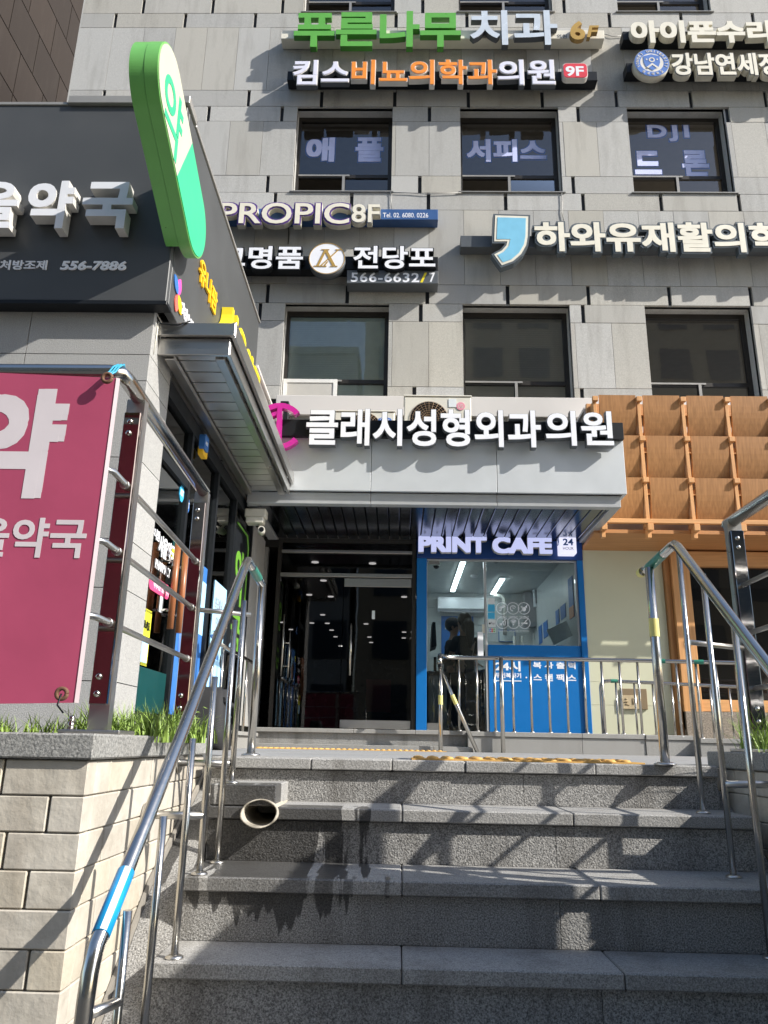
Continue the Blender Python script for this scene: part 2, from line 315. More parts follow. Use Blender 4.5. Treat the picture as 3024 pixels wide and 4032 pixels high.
def struct(o): o['kind'] = 'structure'; return o

_tc = {}
def text_mesh(body, off, shear=0., space=1.0):
    k = (body, off, shear, space)
    if k in _tc: return _tc[k]
    c = bpy.data.curves.new('lettering', 'FONT'); c.body = body; c.size = 1; c.extrude = .5; c.offset = off; c.shear = shear
    c.space_character = space; c.resolution_u = 4; c.align_x = 'LEFT'
    o = bpy.data.objects.new('lettering', c); COL.objects.link(o)
    dg = bpy.context.evaluated_depsgraph_get(); dg.update()
    me = bpy.data.meshes.new_from_object(o.evaluated_get(dg))
    vs = [v.co[:] for v in me.vertices]; fs = [(tuple(p.vertices), p.normal.z) for p in me.polygons]
    bpy.data.objects.remove(o); bpy.data.meshes.remove(me); bpy.data.curves.remove(c)
    _tc[k] = (vs, fs); return _tc[k]
def lay(mb, body, o, u, v, W, H, depth, off=.02, mf=0, ms=1, shear=0., space=1.0, grow=0., back=0., keep=False):
    """write body on a plane: o = lower left corner, u right, v up, viewer on the u x v side; grow = extra outline in metres.
    Strokes bolder than the glyph can take as an offset are thickened with copies shifted sideways, each a hair deeper than the last."""
    cap = .016
    base = min(off, cap); vs, fs = text_mesh(body, base, shear, space)
    x0 = min(p[0] for p in vs); x1 = max(p[0] for p in vs); y0 = min(p[1] for p in vs); y1 = max(p[1] for p in vs)
    e = max(0, off-base)
    sx = W/(x1-x0+2*e); sy = H/(y1-y0+2*e)
    if keep: sx = sy = min(sx, sy)
    fat = e + grow/((sx+sy)/2)
    x0 -= e; y0 -= e
    sh = [(0, 0)]
    if fat > 1e-5:
        f = fat; sh = [(-f, -f), (f, f), (-f, f), (f, -f)]
        if f > .03: sh += [(0, f), (0, -f), (f, 0), (-f, 0), (0, 0)]
    u = Vector(u); v = Vector(v); n = u.cross(v); o = Vector(o)
    for k, (dx, dy) in enumerate(sh):
        dx *= 1-.05*k; dy *= 1-.05*k
        out = [o + u*((p[0]+dx-x0)*sx) + v*((p[1]+dy-y0)*sy) + n*((p[2]-.5)*depth - back - .0005*k) for p in vs]
        mb.add(out, [f for f, z in fs if z > .5], mf)
        b = len(mb.v)-len(out)
        for f, z in fs:
            if z <= .5: mb.f.append([i+b for i in f]); mb.m.append(ms); mb.sm.append(False)
    return mb
def letters(parent, name, body, px, Y, depth, face, side, off=.02, outline=None, shear=0., space=1.0, keep=False):
    """lettering facing the street (-Y); px = (x0, y0, x1, y1) of its front in photo pixels on the plane Y"""
    a = P(px[0], px[3], Y); b = P(px[2], px[3], Y); c = P((px[0]+px[2])/2, px[1], Y); d = P((px[0]+px[2])/2, px[3], Y)
    o = Vector((a.x, Y, d.z)); W = b.x-a.x; H = c.z-d.z
    if outline:
        g, omf, omd = outline
        mb = MB(); lay(mb, body, o, (1, 0, 0), (0, 0, 1), W, H, depth, off, 0, 1, shear, space, grow=g, back=.010, keep=keep)
        ob = mb.build(name, [omf, omd], parent)
        mb = MB(); lay(mb, body, o, (1, 0, 0), (0, 0, 1), W, H, .008, off, 0, 1, shear, space, keep=keep); mb.build('face', [face, face], ob)
        return ob
    mb = MB(); lay(mb, body, o, (1, 0, 0), (0, 0, 1), W, H, depth, off, 0, 1, shear, space, keep=keep)
    return mb.build(name, [face, side], parent)
def bar(parent, px, Y, depth, m, name='mounting_bar', extra=None):
    a = P(px[0], px[1], Y); b = P(px[2], px[3], Y); t = P((px[0]+px[2])/2, px[1], Y).z; z = P((px[0]+px[2])/2, px[3], Y).z
    return MB().bev(a.x, b.x, Y, Y+depth, z, t, .004).build(name, m, parent)

# ================================================================== THE SETTING: street, stairs, landing
G0 = -1.40
struct(MB().box(-90, 90, -90, 90, G0-.3, G0).build('ground', 'asphalt'))
X0, X1 = -.74, 1.26                                     # stair width
NOSE = [(3.22, 0.), (2.919, -.162), (2.587, -.341), (2.363, -.521), (2.07, -.70), (1.77, -.875), (1.47, -1.05), (1.17, -1.225)]
rb = MB(); tb = MB(); bored = []
for i, (y, z) in enumerate(NOSE):
    ov = .022; zlow = NOSE[i+1][1] if i+1 < len(NOSE) else G0
    XA = X0 if i == 0 else -.668
    cuts = [XA, .02, .62, X1] if i else [X0, -.34, -.02, .27, .78, X1]
    yb = NOSE[i-1][0]+ov if i else 3.60
    th = .042
    for a, b in zip(cuts, cuts[1:]):
        if i == 1 and a == XA:
            bored.append(MB().bev(a+.0015, b-.0015, y, yb-.002, z-th, z, .004).build('stair_tread', 'tread')); continue
        tb.bev(a+.0015, b-.0015, y + random.uniform(-.004, .004)*(i == 0), yb-.002, z-th, z, .004)
    for a, b in zip([XA, .5, X1] if i % 2 == 0 else [XA, .56, X1], [.5, X1] if i % 2 == 0 else [.56, X1]):
        if i == 1 and a == XA:
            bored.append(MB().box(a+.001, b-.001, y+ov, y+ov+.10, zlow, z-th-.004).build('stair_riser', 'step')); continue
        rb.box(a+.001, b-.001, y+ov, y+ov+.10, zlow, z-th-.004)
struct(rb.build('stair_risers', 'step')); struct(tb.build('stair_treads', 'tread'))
DP = P(1014, 3206, 2.86); PS = .70
def bore(o, cx, cz, r, y0, y1):                            # cut the hole of the drain pipe
    cu = MB().prism([(cx+r*math.cos(k*math.pi/16), cz+r*PS*math.sin(k*math.pi/16)) for k in range(32)], 'Y', y0, y1).build('bore', 'backing')
    md = o.modifiers.new('bore', 'BOOLEAN'); md.operation = 'DIFFERENCE'; md.object = cu; md.solver = 'EXACT'
    dg = bpy.context.evaluated_depsgraph_get(); dg.update()
    me = bpy.data.meshes.new_from_object(o.evaluated_get(dg)); o.modifiers.clear(); o.data = me
    bpy.data.objects.remove(cu)
for o in bored: bore(o, DP.x, DP.z, .0655, 2.7, 3.2); struct(o)

pv = MB()                                               # landing paving slabs
for ix, x in enumerate([-7.0, -4.6, -3.2, -1.9, -1.3, -.7, -.1, .5, 1.1, 1.7, 2.3, 2.9, 3.5, 4.1, 6.0]):
    nx = [-7.0, -4.6, -3.2, -1.9, -1.3, -.7, -.1, .5, 1.1, 1.7, 2.3, 2.9, 3.5, 4.1, 6.0, 9.0][ix+1]
    y = 3.60
    while y < 9.0:
        pv.box(x+.003, nx-.003, y+.003, y+.6-.003, -.05, 0); y += .6
struct(pv.build('landing_paving', 'paving')); struct(MB().box(-7, 9, 3.6, 9.3, -1.4, -.052).build('landing_base', 'mortar'))

def side_stringer(x0, x1):                               # sloping black granite board beside the steps
    return MB().prism([(3.40, -.09), (3.40, -.40), (1.1, -1.8), (1.1, -1.72), (2.44, -.634)], 'X', x0, x1)
gt = MB().prism([(3.40, -.06), (3.40, -.6), (1.1, -1.9), (1.1, -1.68), (2.40, -.66), (2.72, -.40)], 'X', -.785, -.672).build('stair_gutter', 'step')
tag(gt, 'sloping dark granite strip between the left brick wall and the step ends', 'stair edging')
tag(MB().prism([(3.40, -.04), (3.40, -.10), (2.72, -.44), (2.40, -.70), (1.1, -1.72), (1.1, -1.65), (2.40, -.635), (2.72, -.376)], 'X', -.798, -.787).build('edging_board', 'mortar'), 'thin sloping mortar board along the foot of the left brick wall', 'edging board')
tag(side_stringer(1.262, 1.318).build('stair_stringer', 'step'), 'sloping dark granite board along the right wall of the stairs', 'stair stringer')

# tactile strips
def tactile(x0, x1, y0, y1, label):
    mb = MB(); nx = int((x1-x0)/.06)
    mb.box(x0, x1, y0, y1, .0, .006)
    for i in range(nx):
        for k in range(max(1, int((y1-y0)/.06))):
            mb.ball((x0+.03+i*.06, y0+.03+k*.06, .006), .024, 0, 8, 4, (1, 1, .45))
    tag(mb.build('tactile_strip', 'tactile'), label, 'tactile paving', 'tactile strips on the landing', 'structure')
tactile(.06, 1.0, 3.30, 3.54, 'worn yellow tactile strip at the head of the stairs')
tactile(-1.5, .52, 8.50, 8.74, 'worn yellow tactile strip before the entrance step')

# door step, ramp kerb, shop platform
st = thing('entrance_step', 'grey granite step before the black glass doors', 'step', (-.5, 9.0, 0))
MB().bev(-1.62, .40, 8.93, 9.3, .0, .055).bev(.402, .84, 8.93, 9.3, .0, .055).build('lower_step', 'kerb', st)
MB().box(-1.62, .78, 9.17, 9.25, .0, .178).build('riser', 'step', st)
mb = MB()
for a, b in ((-1.62, -.5), (-.5, .2), (.2, .78)): mb.bev(a+.001, b-.001, 9.13, 9.95, .18, .228, .005)
mb.build('tread', 'kerb', st)
kb = thing('ramp_kerb', 'long grey granite kerb that carries the ramp railing', 'kerb', (2, 9, 0))
mb = MB(); m2 = MB(); xs = [.785, 2.05, 2.75, 3.3, 3.9, 4.6, 5.4, 7.0]
for i, (a, b) in enumerate(zip(xs, xs[1:])):
    dz = 0 if a < 2.7 else -(a-2.7)*.05; dy = 0 if a < 2.7 else -(a-2.7)*.22
    mb.bev(a+.001, b-.001, 9.0+dy, 9.25+dy, -.02, .168+dz); m2.bev(a+.001, b-.001, 8.985+dy, 9.26+dy, .17+dz, .222+dz, .005)
mb.build('kerb_wall', 'kerb', kb); m2.build('kerb_cap', 'kerb', kb)
struct(MB().box(.79, 7.5, 9.27, 13.5, -.05, .15).build('ramp_surface', 'paving'))

# ================================================================== MAIN OFFICE BUILDING
office = thing('office_building', 'grey granite clad office building with deep square windows and shop signs', 'building', (0, 10, G0))
H0 = 9.853; PER = 3.588
WX = [(-1.73, -.20), (.875, 2.435), (3.52, 5.06), (6.16, 7.71)]
rows = []                                               # (z0, z1, kind, window zone?)
for k in (-1, 0, 1):
    h = H0 + PER*k
    rows += [(h-.295, h, 't', 1), (h-1.335, h-.295, 'T', 1), (h-1.649, h-1.335, 't', 1), (h-1.958, h-1.649, 't', 0), (h-3.267, h-1.958, 'T', 0), (h-3.588, h-3.267, 't', 0)]
rows += [(H0+PER, H0+PER+.31, 't', 0), (H0+PER+.31, H0+PER+1.6, 'T', 0)]
slot_ref = {}
for px, py in ((1266, 389), (1110, 447), (1653, 726), (1084, 775), (1054, 1148), (1657, 1227), (1004, 85), (1388, 30)):
    p = P(px, py, 10)
    for r in rows:
        if r[0] < p.z < r[1]: slot_ref[r] = p.x
mb = MB()
XL, XR, ZB = -5.46, 7.9, 4.72
for r in rows:
    z0, z1, kind, win = r
    if z1 < ZB: continue
    z0 = max(z0, ZB)
    cuts = set()
    if kind == 'T':
        x = -1.73 - .528*8
        while x < XR: cuts.add((round(x, 3), .005)); x += .528
    else:
        ref = slot_ref.get(r, random.uniform(0, 1.18)); x = ref - 1.18*12
        while x < XR: cuts.add((round(x, 3), .056)); x += 1.18
    segs = []; cs = sorted(c for c in cuts if XL+.15 < c[0] < XR)
    prev = XL
    for c, wd in cs: segs.append((prev, c-wd/2)); prev = c+wd/2
    segs.append((prev, XR))
    for a, b in segs:
        parts = [(a, b)]
        if win:
            for wa, wb in WX:
                nxt = []
                for c, d in parts:
                    if d <= wa or c >= wb: nxt.append((c, d)); continue
                    if c < wa: nxt.append((c, wa))
                    if d > wb: nxt.append((wb, d))
                parts = nxt
        for c, d in parts:
            if d-c > .03: mb.box(c, d, 10.0+random.uniform(0, .004), 10.045, z0+.004, z1-.004)
mb.build('wall_cladding', 'granite', office)
mb = MB()
zz = [r for r in rows]
def strip(x0, x1, z0, z1): mb.box(x0, x1, 10.05, 10.10, z0, z1)
floors = [H0-PER, H0, H0+PER]
prevz = 4.0
for h in floors:
    strip(XL, XR, prevz, h-1.649); xx = XL
    for wa, wb in WX: strip(xx, wa, h-1.649, h); xx = wb
    strip(xx, XR, h-1.649, h); prevz = h
strip(XL, XR, prevz, prevz+1.7)
mb.build('joint_backing', 'backing', office)
mb = MB()
mb.box(XL-.02, XL, 10.0, 24, G0, 15.2)                    # left flank wall
mb.box(XL, XR, 10.10, 24, 15.0, 15.2)
mb.build('flank_wall', 'granite', office)
struct_floor = MB()
for h in floors: struct_floor.box(XL+.1, XR, 10.31, 16, h+.06, h+.3)
struct_floor.box(XL+.1, XR, 15.9, 16, 4.8, 15)
struct_floor.build('inner_rooms', 'room', office)

def window(ix, h, blind=None, white_sash=False, open_left=True):
    wa, wb = WX[ix]; z1 = h; z0 = h-1.649; yf = 10.235
    rv = MB()
    t = .03
    rv.box(wa-t, wa, 10.048, yf+.06, z0, z1+t); rv.box(wb, wb+t, 10.048, yf+.06, z0, z1+t); rv.box(wa, wb, 10.048, yf+.06, z1, z1+t)
    rv.box(wa, wb, 10.048, yf+.06, z0-t, z0)
    fr = MB(); f = .045; tz = z0+.50
    fr.box(wa+.001, wb-.001, yf, yf+.06, z1-f-.03, z1-.001); fr.box(wa+.001, wa+f, yf+.001, yf+.06, z0+.001, z1-f-.03); fr.box(wb-f-.02, wb-.001, yf+.001, yf+.06, z0+.001, z1-f-.03)
    fr.box(wa+f, wb-f-.02, yf+.002, yf+.058, tz-.03, tz+.03); fr.box(wa+f, wb-f-.02, yf+.002, yf+.058, z0+.001, z0+.03)
    mid = wa + (wb-wa)*.5
    fr.box(mid-.025, mid+.025, yf-.006, yf+.05, z0+.03, tz-.03)
    o = fr.build('window', 'darkframe', office)
    rv.build('reveal', 'granite', o)
    MB().bev(wa-.04, wb+.04, 9.975, yf-.01, z0+.002, z0+.022, .004).build('sill', 'greyframe', o)
    MB().box(wa+f, wa+(wb-wa)*.56, yf-.012, yf-.001, tz-.004, tz+.022).box(mid-.02, mid+.02, yf-.018, yf-.007, z0+.03, tz-.006).build('rail', 'greyframe', o)
    gl = MB()
    def pane(a, b, y, c, d): gl.add([(a, y, c), (b, y, c), (b, y, d), (a, y, d)], [(0, 1, 2, 3)])
    pane(wa+f, wb-f-.02, yf+.03, tz+.03, z1-f-.03); pane(mid+.026, wb-f-.02, yf+.024, z0+.03, tz-.03)
    if not open_left: pane(wa+f, mid-.026, yf+.024, z0+.03, tz-.03)
    gl.build('pane', 'winglass', o)
    if white_sash:
        s = MB(); a, b, c, d = wa+.012, mid+.03, z0+.024, tz+.01; e = .055
        s.box(a, b, yf-.05, yf-.02, c, c+e).box(a, b, yf-.05, yf-.02, d-e, d).box(a, a+e, yf-.05, yf-.02, c+e, d-e).box(b-e, b, yf-.05, yf-.02, c+e, d-e)
        s.build('white_sash', 'whiteframe', o)
        MB().box(a+e, b-e, yf-.04, yf-.035, c+e, d-e).build('insect_screen', 'blinddark', o)
    if blind:
        s = MB(); z = tz-.25
        while z < z1-.05:
            s.add([(wa+.05, yf+.045, z+.022), (wb-.05, yf+.045, z+.022), (wb-.05, yf+.070, z-.012), (wa+.05, yf+.070, z-.012),
                   (wa+.05, yf+.046, z+.024), (wb-.05, yf+.046, z+.024), (wb-.05, yf+.071, z-.010), (wa+.05, yf+.071, z-.010)], [(0, 1, 2, 3), (7, 6, 5, 4), (0, 4, 5, 1), (3, 2, 6, 7)]); z += .036
        s.build('blind', blind, o)
    return o
win = {}
for k, h in enumerate(floors):
    for ix in range(4):
        win[k, ix] = window(ix, h, {(0, 0): 'blind', (0, 1): 'blinddark', (0, 3): 'blinddark'}.get((k, ix)), (k, ix) == (0, 0), k > 0)
def decal(wkey, name, body, px, off=.03, space=1., grow=.02):
    letters(win[wkey], name, body, px, 10.258, .003, 'decal', 'decal', off, (grow, 'decal2', 'decal2'), space=space)
decal((1, 0), 'window_lettering', '애', (1203, 541, 1315, 636), .045)
decal((1, 0), 'window_lettering', '플', (1398, 541, 1508, 636), .035)
decal((1, 1), 'window_lettering', '서피스', (1838, 548, 2152, 636), .04)
decal((1, 2), 'window_lettering', 'DJI', (2553, 492, 2717, 556), .04, 1.35)
decal((1, 2), 'window_lettering', '드', (2502, 594, 2608, 686), .045)
decal((1, 2), 'window_lettering', '론', (2692, 592, 2797, 694), .04)
# white metal band over the canopy, back wall of the canopy
MB().bev(-1.75, 3.0, 9.86, 9.998, 4.42, 4.715, .006).bev(3.005, 7.9, 9.86, 9.998, 4.42, 4.715, .006).build('metal_band', 'whiteband', office)
MB().box(-1.75, 7.9, 9.92, 10.0, 4.06, 4.415).build('band_recess', 'greyframe', office)
MB().box(-1.75, 7.9, 9.90, 10.0, 2.66, 4.055).build('lower_wall', 'whiteband', office)
MB().box(XL, -1.75, 10.0, 10.1, G0, 4.0).build('lower_flank', 'granite', office)

def cable(label, pts, m='greyframe'): tag(MB().tube([P(x, y, 9.985) for x, y in pts], .006, 6).build('facade_cable', m), label, 'cable', 'thin cables on the facade')
cable('thin pale cable dropping from the window sill above the telephone bar', [q(2, 868, 1245), q(2, 878, 1262), q(2, 876, 1300), q(2, 880, 1360)])
cable('thin cable running from sill to sill under the two lettered windows', [q(2, 870, 1246), q(2, 1000, 1250), q(2, 1100, 1258), q(2, 1330, 1250)])
cable('thin cable hanging from the middle window sill down to the cream sign', [q(3, 322, 1250), q(3, 326, 1320), q(3, 322, 1370), q(3, 335, 1430)])
cable('dark cable hanging below the purple outlined sign', [q(2, 206, 1465), q(2, 212, 1500), q(2, 208, 1580)], 'black')
cable('thin cable sagging between the silver letter sign and the cream sign', [q(3, 600, 220), q(3, 650, 236), q(3, 716, 232)])

# ------------------------------------------------------------------ entrance canopy
cn = thing('entrance_canopy', 'grey aluminium box canopy over the building entrance with dark slatted soffit', 'canopy', (.4, 9, 2.6))
CR = 2.51
mb = MB()
for a, b in ((-1.72, -.335), (-.33, 1.075), (1.08, CR)): mb.bev(a, b, 8.2, 8.24, 2.768, 3.60, .004)
mb.bev(CR-.04, CR, 8.242, 9.9, 2.768, 3.60, .004)
mb.build('fascia', 'alu', cn)
mb = MB()
for a, b in ((-1.72, -.335), (-.33, 1.075), (1.08, CR-.06)): mb.bev(a, b, 8.255, 8.36, 2.63, 2.764, .004)
mb.bev(CR-.165, CR-.06, 8.362, 9.88, 2.63, 2.764, .004); mb.bev(-1.74, -1.62, 8.362, 9.88, 2.63, 2.764, .004)
mb.build('soffit_trim', 'alutrim', cn)
mb = MB(); x = -1.615; gap = .012; wd = .135
while x < CR-.17: mb.bev(x, min(x+wd-gap, CR-.168), 8.365, 9.88, 2.655, 2.675, .006); x += wd
mb.build('soffit_slats', 'soffit', cn)
MB().box(-1.72, CR-.05, 8.25, 9.89, 3.45, 3.49).box(-1.62, CR-.17, 8.37, 9.88, 2.70, 2.74).build('roof_deck', 'black', cn)

# ------------------------------------------------------------------ black entrance doors and lobby
dr = thing('entrance_doors', 'black glass double entrance doors under a dark glazed transom', 'door', (-.7, 9.9, .23))
dx0, dx1, dz0 = -1.60, .215, .23
mb = MB()
mb.box(dx0, dx0+.05, 9.88, 9.96, dz0, 2.655).box(dx1-.05, dx1, 9.88, 9.96, dz0, 2.655).box(dx0+.05, dx1-.05, 9.88, 9.96, 2.60, 2.655)
mb.build('frame', 'darkframe', dr)
MB().bev(dx0+.05, dx1-.05, 9.87, 9.965, 2.46, 2.50).bev(dx0+.05, dx1-.05, 9.87, 9.965, 2.14, 2.19).build('transom_bar', 'brushed', dr)
MB().box(dx0+.05, dx1-.05, 9.915, 9.925, 2.50, 2.60).box(dx0+.05, dx1-.05, 9.915, 9.925, 2.19, 2.46).build('transom_glass', 'darkglass', dr)
xm = -.72
l1 = MB().box(dx0+.055, xm-.004, 9.905, 9.917, dz0+.02, 2.135).build('door_leaf', 'darkglass', dr)
l2 = MB().box(xm+.004, dx1-.055, 9.905, 9.917, dz0+.02, 2.135).build('door_leaf', 'darkglass', dr)
MB().bev(xm+.006, dx1-.056, 9.885, 9.935, 2.02, 2.13).build('header_rail', 'brushed', l2)
MB().bev(xm+.006, dx1-.056, 9.885, 9.935, dz0+.02, dz0+.12).build('bottom_rail', 'brushed', l2)
def vbar(mb, px0, py0, px1, py1, Y, r): a = P(px0, py0, Y); b = P(px1, py1, Y); return mb.tube([(a.x, Y, b.z), (a.x, Y, a.z)], r, 8)
mb = MB(); vbar(mb, *q(5, 185, 1770), *q(5, 172, 2170), 9.84, .014); vbar(mb, *q(5, 222, 1880), *q(5, 208, 2180), 9.84, .012)
for yy in (1955, 2105):
    a = P(*q(5, 180, yy), 9.84); b = P(*q(5, 216, yy), 9.84); mb.tube([(a.x, 9.84, a.z), (b.x, 9.84, a.z)], .010, 8); mb.tube([(a.x, 9.84, a.z), (a.x, 9.905, a.z)], .010, 8)
mb.build('handle', 'chrome', l1)
mb = MB(); vbar(mb, *q(5, 617, 1830), *q(5, 610, 2165), 9.84, .016)
a = P(*q(5, 616, 1880), 9.84); b = P(*q(5, 611, 2130), 9.84)
for z in (a.z, b.z): mb.tube([(a.x, 9.84, z), (a.x, 9.905, z)], .01, 8)
mb.build('handle', 'chrome', l2)
a = P(*q(5, 752, 1745), 9.90); b = P(*q(5, 770, 1800), 9.90)
s = MB().box(a.x, b.x, 9.898, 9.904, b.z, a.z).build('notice_sticker', 'paper', l2)
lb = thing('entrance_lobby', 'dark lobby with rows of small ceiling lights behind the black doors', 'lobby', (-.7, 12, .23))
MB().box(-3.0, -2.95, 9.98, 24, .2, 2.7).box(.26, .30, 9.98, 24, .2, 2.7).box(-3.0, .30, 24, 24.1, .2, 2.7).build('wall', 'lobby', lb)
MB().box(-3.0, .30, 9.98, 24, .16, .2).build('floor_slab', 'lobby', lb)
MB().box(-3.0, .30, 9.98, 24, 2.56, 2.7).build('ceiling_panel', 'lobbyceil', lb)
for zx, zy in ((383, 1432), (755, 1440), (437, 1551), (345, 1643), (432, 1773), (172, 1822), (362, 1826), (462, 1828), (226, 1868), (490, 1872), (515, 1915), (546, 1975), (713, 1832), (735, 1917), (746, 1952), (960, 1657), (960, 1885), (958, 1923), (484, 1655)):
    p = PZ(*q(5, zx, zy), 2.55)
    if p.y > 23.5 or p.x < -2.9: continue
    MB().prism([(p.x+.052*math.cos(t*math.pi/6), p.y+.055*math.sin(t*math.pi/6)) for t in range(12)], 'Z', 2.546, 2.556).build('downlight', 'downlight', lb)
# low notice stand inside the doors
MB().bev(-.45, -.10, 11.2, 11.25, .5, .95).build('inner_notice', 'red', lb)

# ------------------------------------------------------------------ blue copy shop
cf = thing('copy_shop', 'bright blue framed copy shop front with glass door and side window', 'shopfront', (1.3, 9.9, .23))
MB().bev(.225, .355, 9.84, 9.96, .23, 2.40).build('door_pillar', 'cafeblue', cf)
MB().bev(2.30, 2.375, 9.84, 9.96, .15, 2.40).build('side_pillar', 'cafeblue', cf)
MB().bev(.225, 2.375, 9.83, 9.96, 2.402, 2.652).build('sign_board', 'cafedark', cf)
MB().bev(.36, 2.298, 9.87, 9.93, 2.375, 2.40).bev(1.095, 1.125, 9.872, 9.93, .24, 2.373).bev(2.272, 2.298, 9.872, 9.93, 1.30, 2.373).build('frame', 'alutrim', cf)
dl = MB().box(.365, 1.092, 9.895, 9.905, .24, 2.372).build('glass_door', 'shopglass', cf)
MB().box(.365, .55, 9.885, 9.915, .24, .33).box(.38, .52, 9.885, 9.915, 2.33, 2.372).build('patch_fitting', 'brushed', dl)
MB().box(1.128, 2.27, 9.895, 9.905, 1.30, 2.372).build('side_window', 'shopglass', cf)
pn = MB().bev(1.128, 2.298, 9.865, 9.93, .15, 1.297).build('lower_panel', 'cafeblue', cf)
letters(pn, 'panel_lettering', '24시', (1951, 2603, 2050, 2643), 9.863, .004, 'white', 'white', .035)
letters(pn, 'panel_lettering', '무인복사기', (1951, 2649, 2052, 2670), 9.863, .004, 'white', 'white', .035)
a = P(1951, 2678, 9.86); b = P(2053, 2681, 9.86); MB().box(a.x, b.x, 9.859, 9.863, a.z-.012, a.z).build('underline', 'white', pn)
letters(pn, 'panel_lettering', '복 사 출 력', (2099, 2607, 2267, 2633), 9.863, .004, 'white', 'white', .03)
letters(pn, 'panel_lettering', '스 캔 팩 스', (2101, 2654, 2269, 2683), 9.863, .004, 'white', 'white', .03)
a = P(2072, 2668, 9.862); MB().ball((a.x, 9.863, a.z), .011, 0, 8, 6, (1, .2, 1)).build('dot', 'white', pn)
a = P(*(1600+603*.4822, 2000+1012*.4822), 9.84); b = P(*(1600+603*.4822, 2000+1240*.4822), 9.84)
MB().bev(a.x-.035, a.x+.035, 9.84, 9.87, b.z, a.z).box(a.x-.015, a.x+.015, 9.87, 9.895, a.z-.15, a.z-.12).box(a.x-.015, a.x+.015, 9.87, 9.895, b.z+.12, b.z+.15).build('push_handle', 'white', dl)
def zs(x, y): return (1600+x*.4822, 2000+y*.4822)
def zbox(parent, name, x0, y0, x1, y1, Y, th, m):
    a = P(*zs(x0, y0), Y); b = P(*zs(x1, y1), Y); return MB().box(a.x, b.x, Y, Y+th, b.z, a.z).build(name, m, parent)
zbox(dl, 'lock_plate', 618, 950, 645, 1022, 9.888, .006, 'cream')
sw = cf
zbox(cf, 'blue_sticker', 665, 788, 722, 848, 9.888, .005, 'sky_sticker'); zbox(cf, 'blue_sticker', 665, 853, 722, 905, 9.888, .005, 'sky_sticker'); zbox(cf, 'white_sticker', 664, 738, 722, 784, 9.888, .005, 'paper')
ap = zbox(cf, 'pay_sticker', 668, 914, 730, 972, 9.888, .005, 'paper')
letters(ap, 'pay_lettering', 'Pay', (*zs(690, 932), *zs(722, 957)), 9.886, .003, 'greymark', 'greymark', .01)
a = P(*zs(681, 944), 9.886); MB().ball((a.x, 9.887, a.z), .012, 0, 10, 6, (1, .15, 1)).ball((a.x+.003, 9.887, a.z+.016), .004, 0, 6, 4, (1, .3, 1)).build('apple_mark', 'black', ap)
jc = zbox(cf, 'card_sticker', 674, 980, 728, 1019, 9.888, .005, 'paper')
for k, mm in enumerate(('blue', 'redmark', 'green')):
    o = zbox(jc, 'colour_bar', 678+k*16, 984, 692+k*16, 1015, 9.886, .002, mm)
    letters(jc, 'card_lettering', 'JCB'[k], (*zs(681+k*16, 994), *zs(690+k*16, 1006)), 9.884, .002, 'white', 'white', .02)
# round icon stickers with their captions
def ring(mb, c, r0, r1, Y, n=28, mi=0, th=.002):
    vs = []; fs = []
    for k in range(n):
        t = 2*math.pi*k/n
        for r in (r0, r1): vs += [(c.x+r*math.cos(t), Y, c.z+r*math.sin(t)), (c.x+r*math.cos(t), Y+th, c.z+r*math.sin(t))]
    for k in range(n):
        a, b = 4*k, 4*((k+1) % n); fs += [(a, a+2, b+2, b), (a+1, b+1, b+3, a+3), (a, b, b+1, a+1), (a+2, a+3, b+3, b+2)]
    return mb.add(vs, fs, mi)
ICON = [('CCTV', 'RECORDING'), ('24HOUR', 'OPEN'), ('NO PETS', 'ALLOWED'), ('NO FOOD', ''), ('WIFI ZONE', ''), ('NO SMOKING', '')]
for k in range(6):
    c = P(*zs(782+(k % 3)*89+(k//3)*3, 820+(k//3)*117), 9.888); R_ = .078
    mb = MB(); ring(mb, c, R_-.007, R_, 9.888)
    Y = 9.888
    def ln(pts, r=.006): mb.tube([(c.x+x*R_, Y, c.z+z*R_) for x, z in pts], r, 6, squash=1)
    if k == 0: ln([(-.45, .05), (.35, .4)], .016); ln([(-.1, .1), (-.2, -.35), (-.5, -.35)]); ln([(.35, .4), (.5, .2)])
    if k == 1:
        ln([(.45*math.cos(t), .45*math.sin(t)) for t in [math.pi*(.1+.17*i) for i in range(9)]]); ln([(0, .3), (0, 0), (.25, 0)], .005)
    if k == 2: mb.ball((c.x, Y, c.z-.01), .026, 0, 8, 6, (1, .2, 1.1)); mb.ball((c.x-.03, Y, c.z+.018), .012, 0, 6, 4, (1, .3, 1)); mb.ball((c.x+.03, Y, c.z+.018), .012, 0, 6, 4, (1, .3, 1)); ln([(-.6, -.6), (.6, .6)], .005)
    if k == 3: ln([(.05, .25), (.15, -.4), (.4, -.4), (.5, .25)], .006); ln([(-.5, -.3), (-.15, -.3)], .013); ln([(.3, .25), (.4, .6)], .004); ln([(-.6, -.6), (.6, .6)], .005)
    if k == 4:
        for rr in (.25, .45, .65): ln([(rr*math.cos(t), -.3+rr*1.15*math.sin(t)) for t in [math.pi*(.25+.1*i) for i in range(6)]], .006)
        mb.ball((c.x, Y, c.z-.026), .008, 0, 6, 4, (1, .3, 1))
    if k == 5: ln([(-.5, -.1), (.5, -.1)], .010); ln([(.3, .1), (.2, .3), (.45, .45)], .004); ln([(-.6, -.6), (.6, .6)], .005)
    ic = mb.build('icon_sticker', 'white', cf)
    for li, t in enumerate(ICON[k]):
        if t:
            mb = MB(); lay(mb, t, (c.x-.06, 9.888, c.z-.112-li*.022), (1, 0, 0), (0, 0, 1), .12, .014, .002, .0); mb.build('caption', ['white', 'white'], ic)
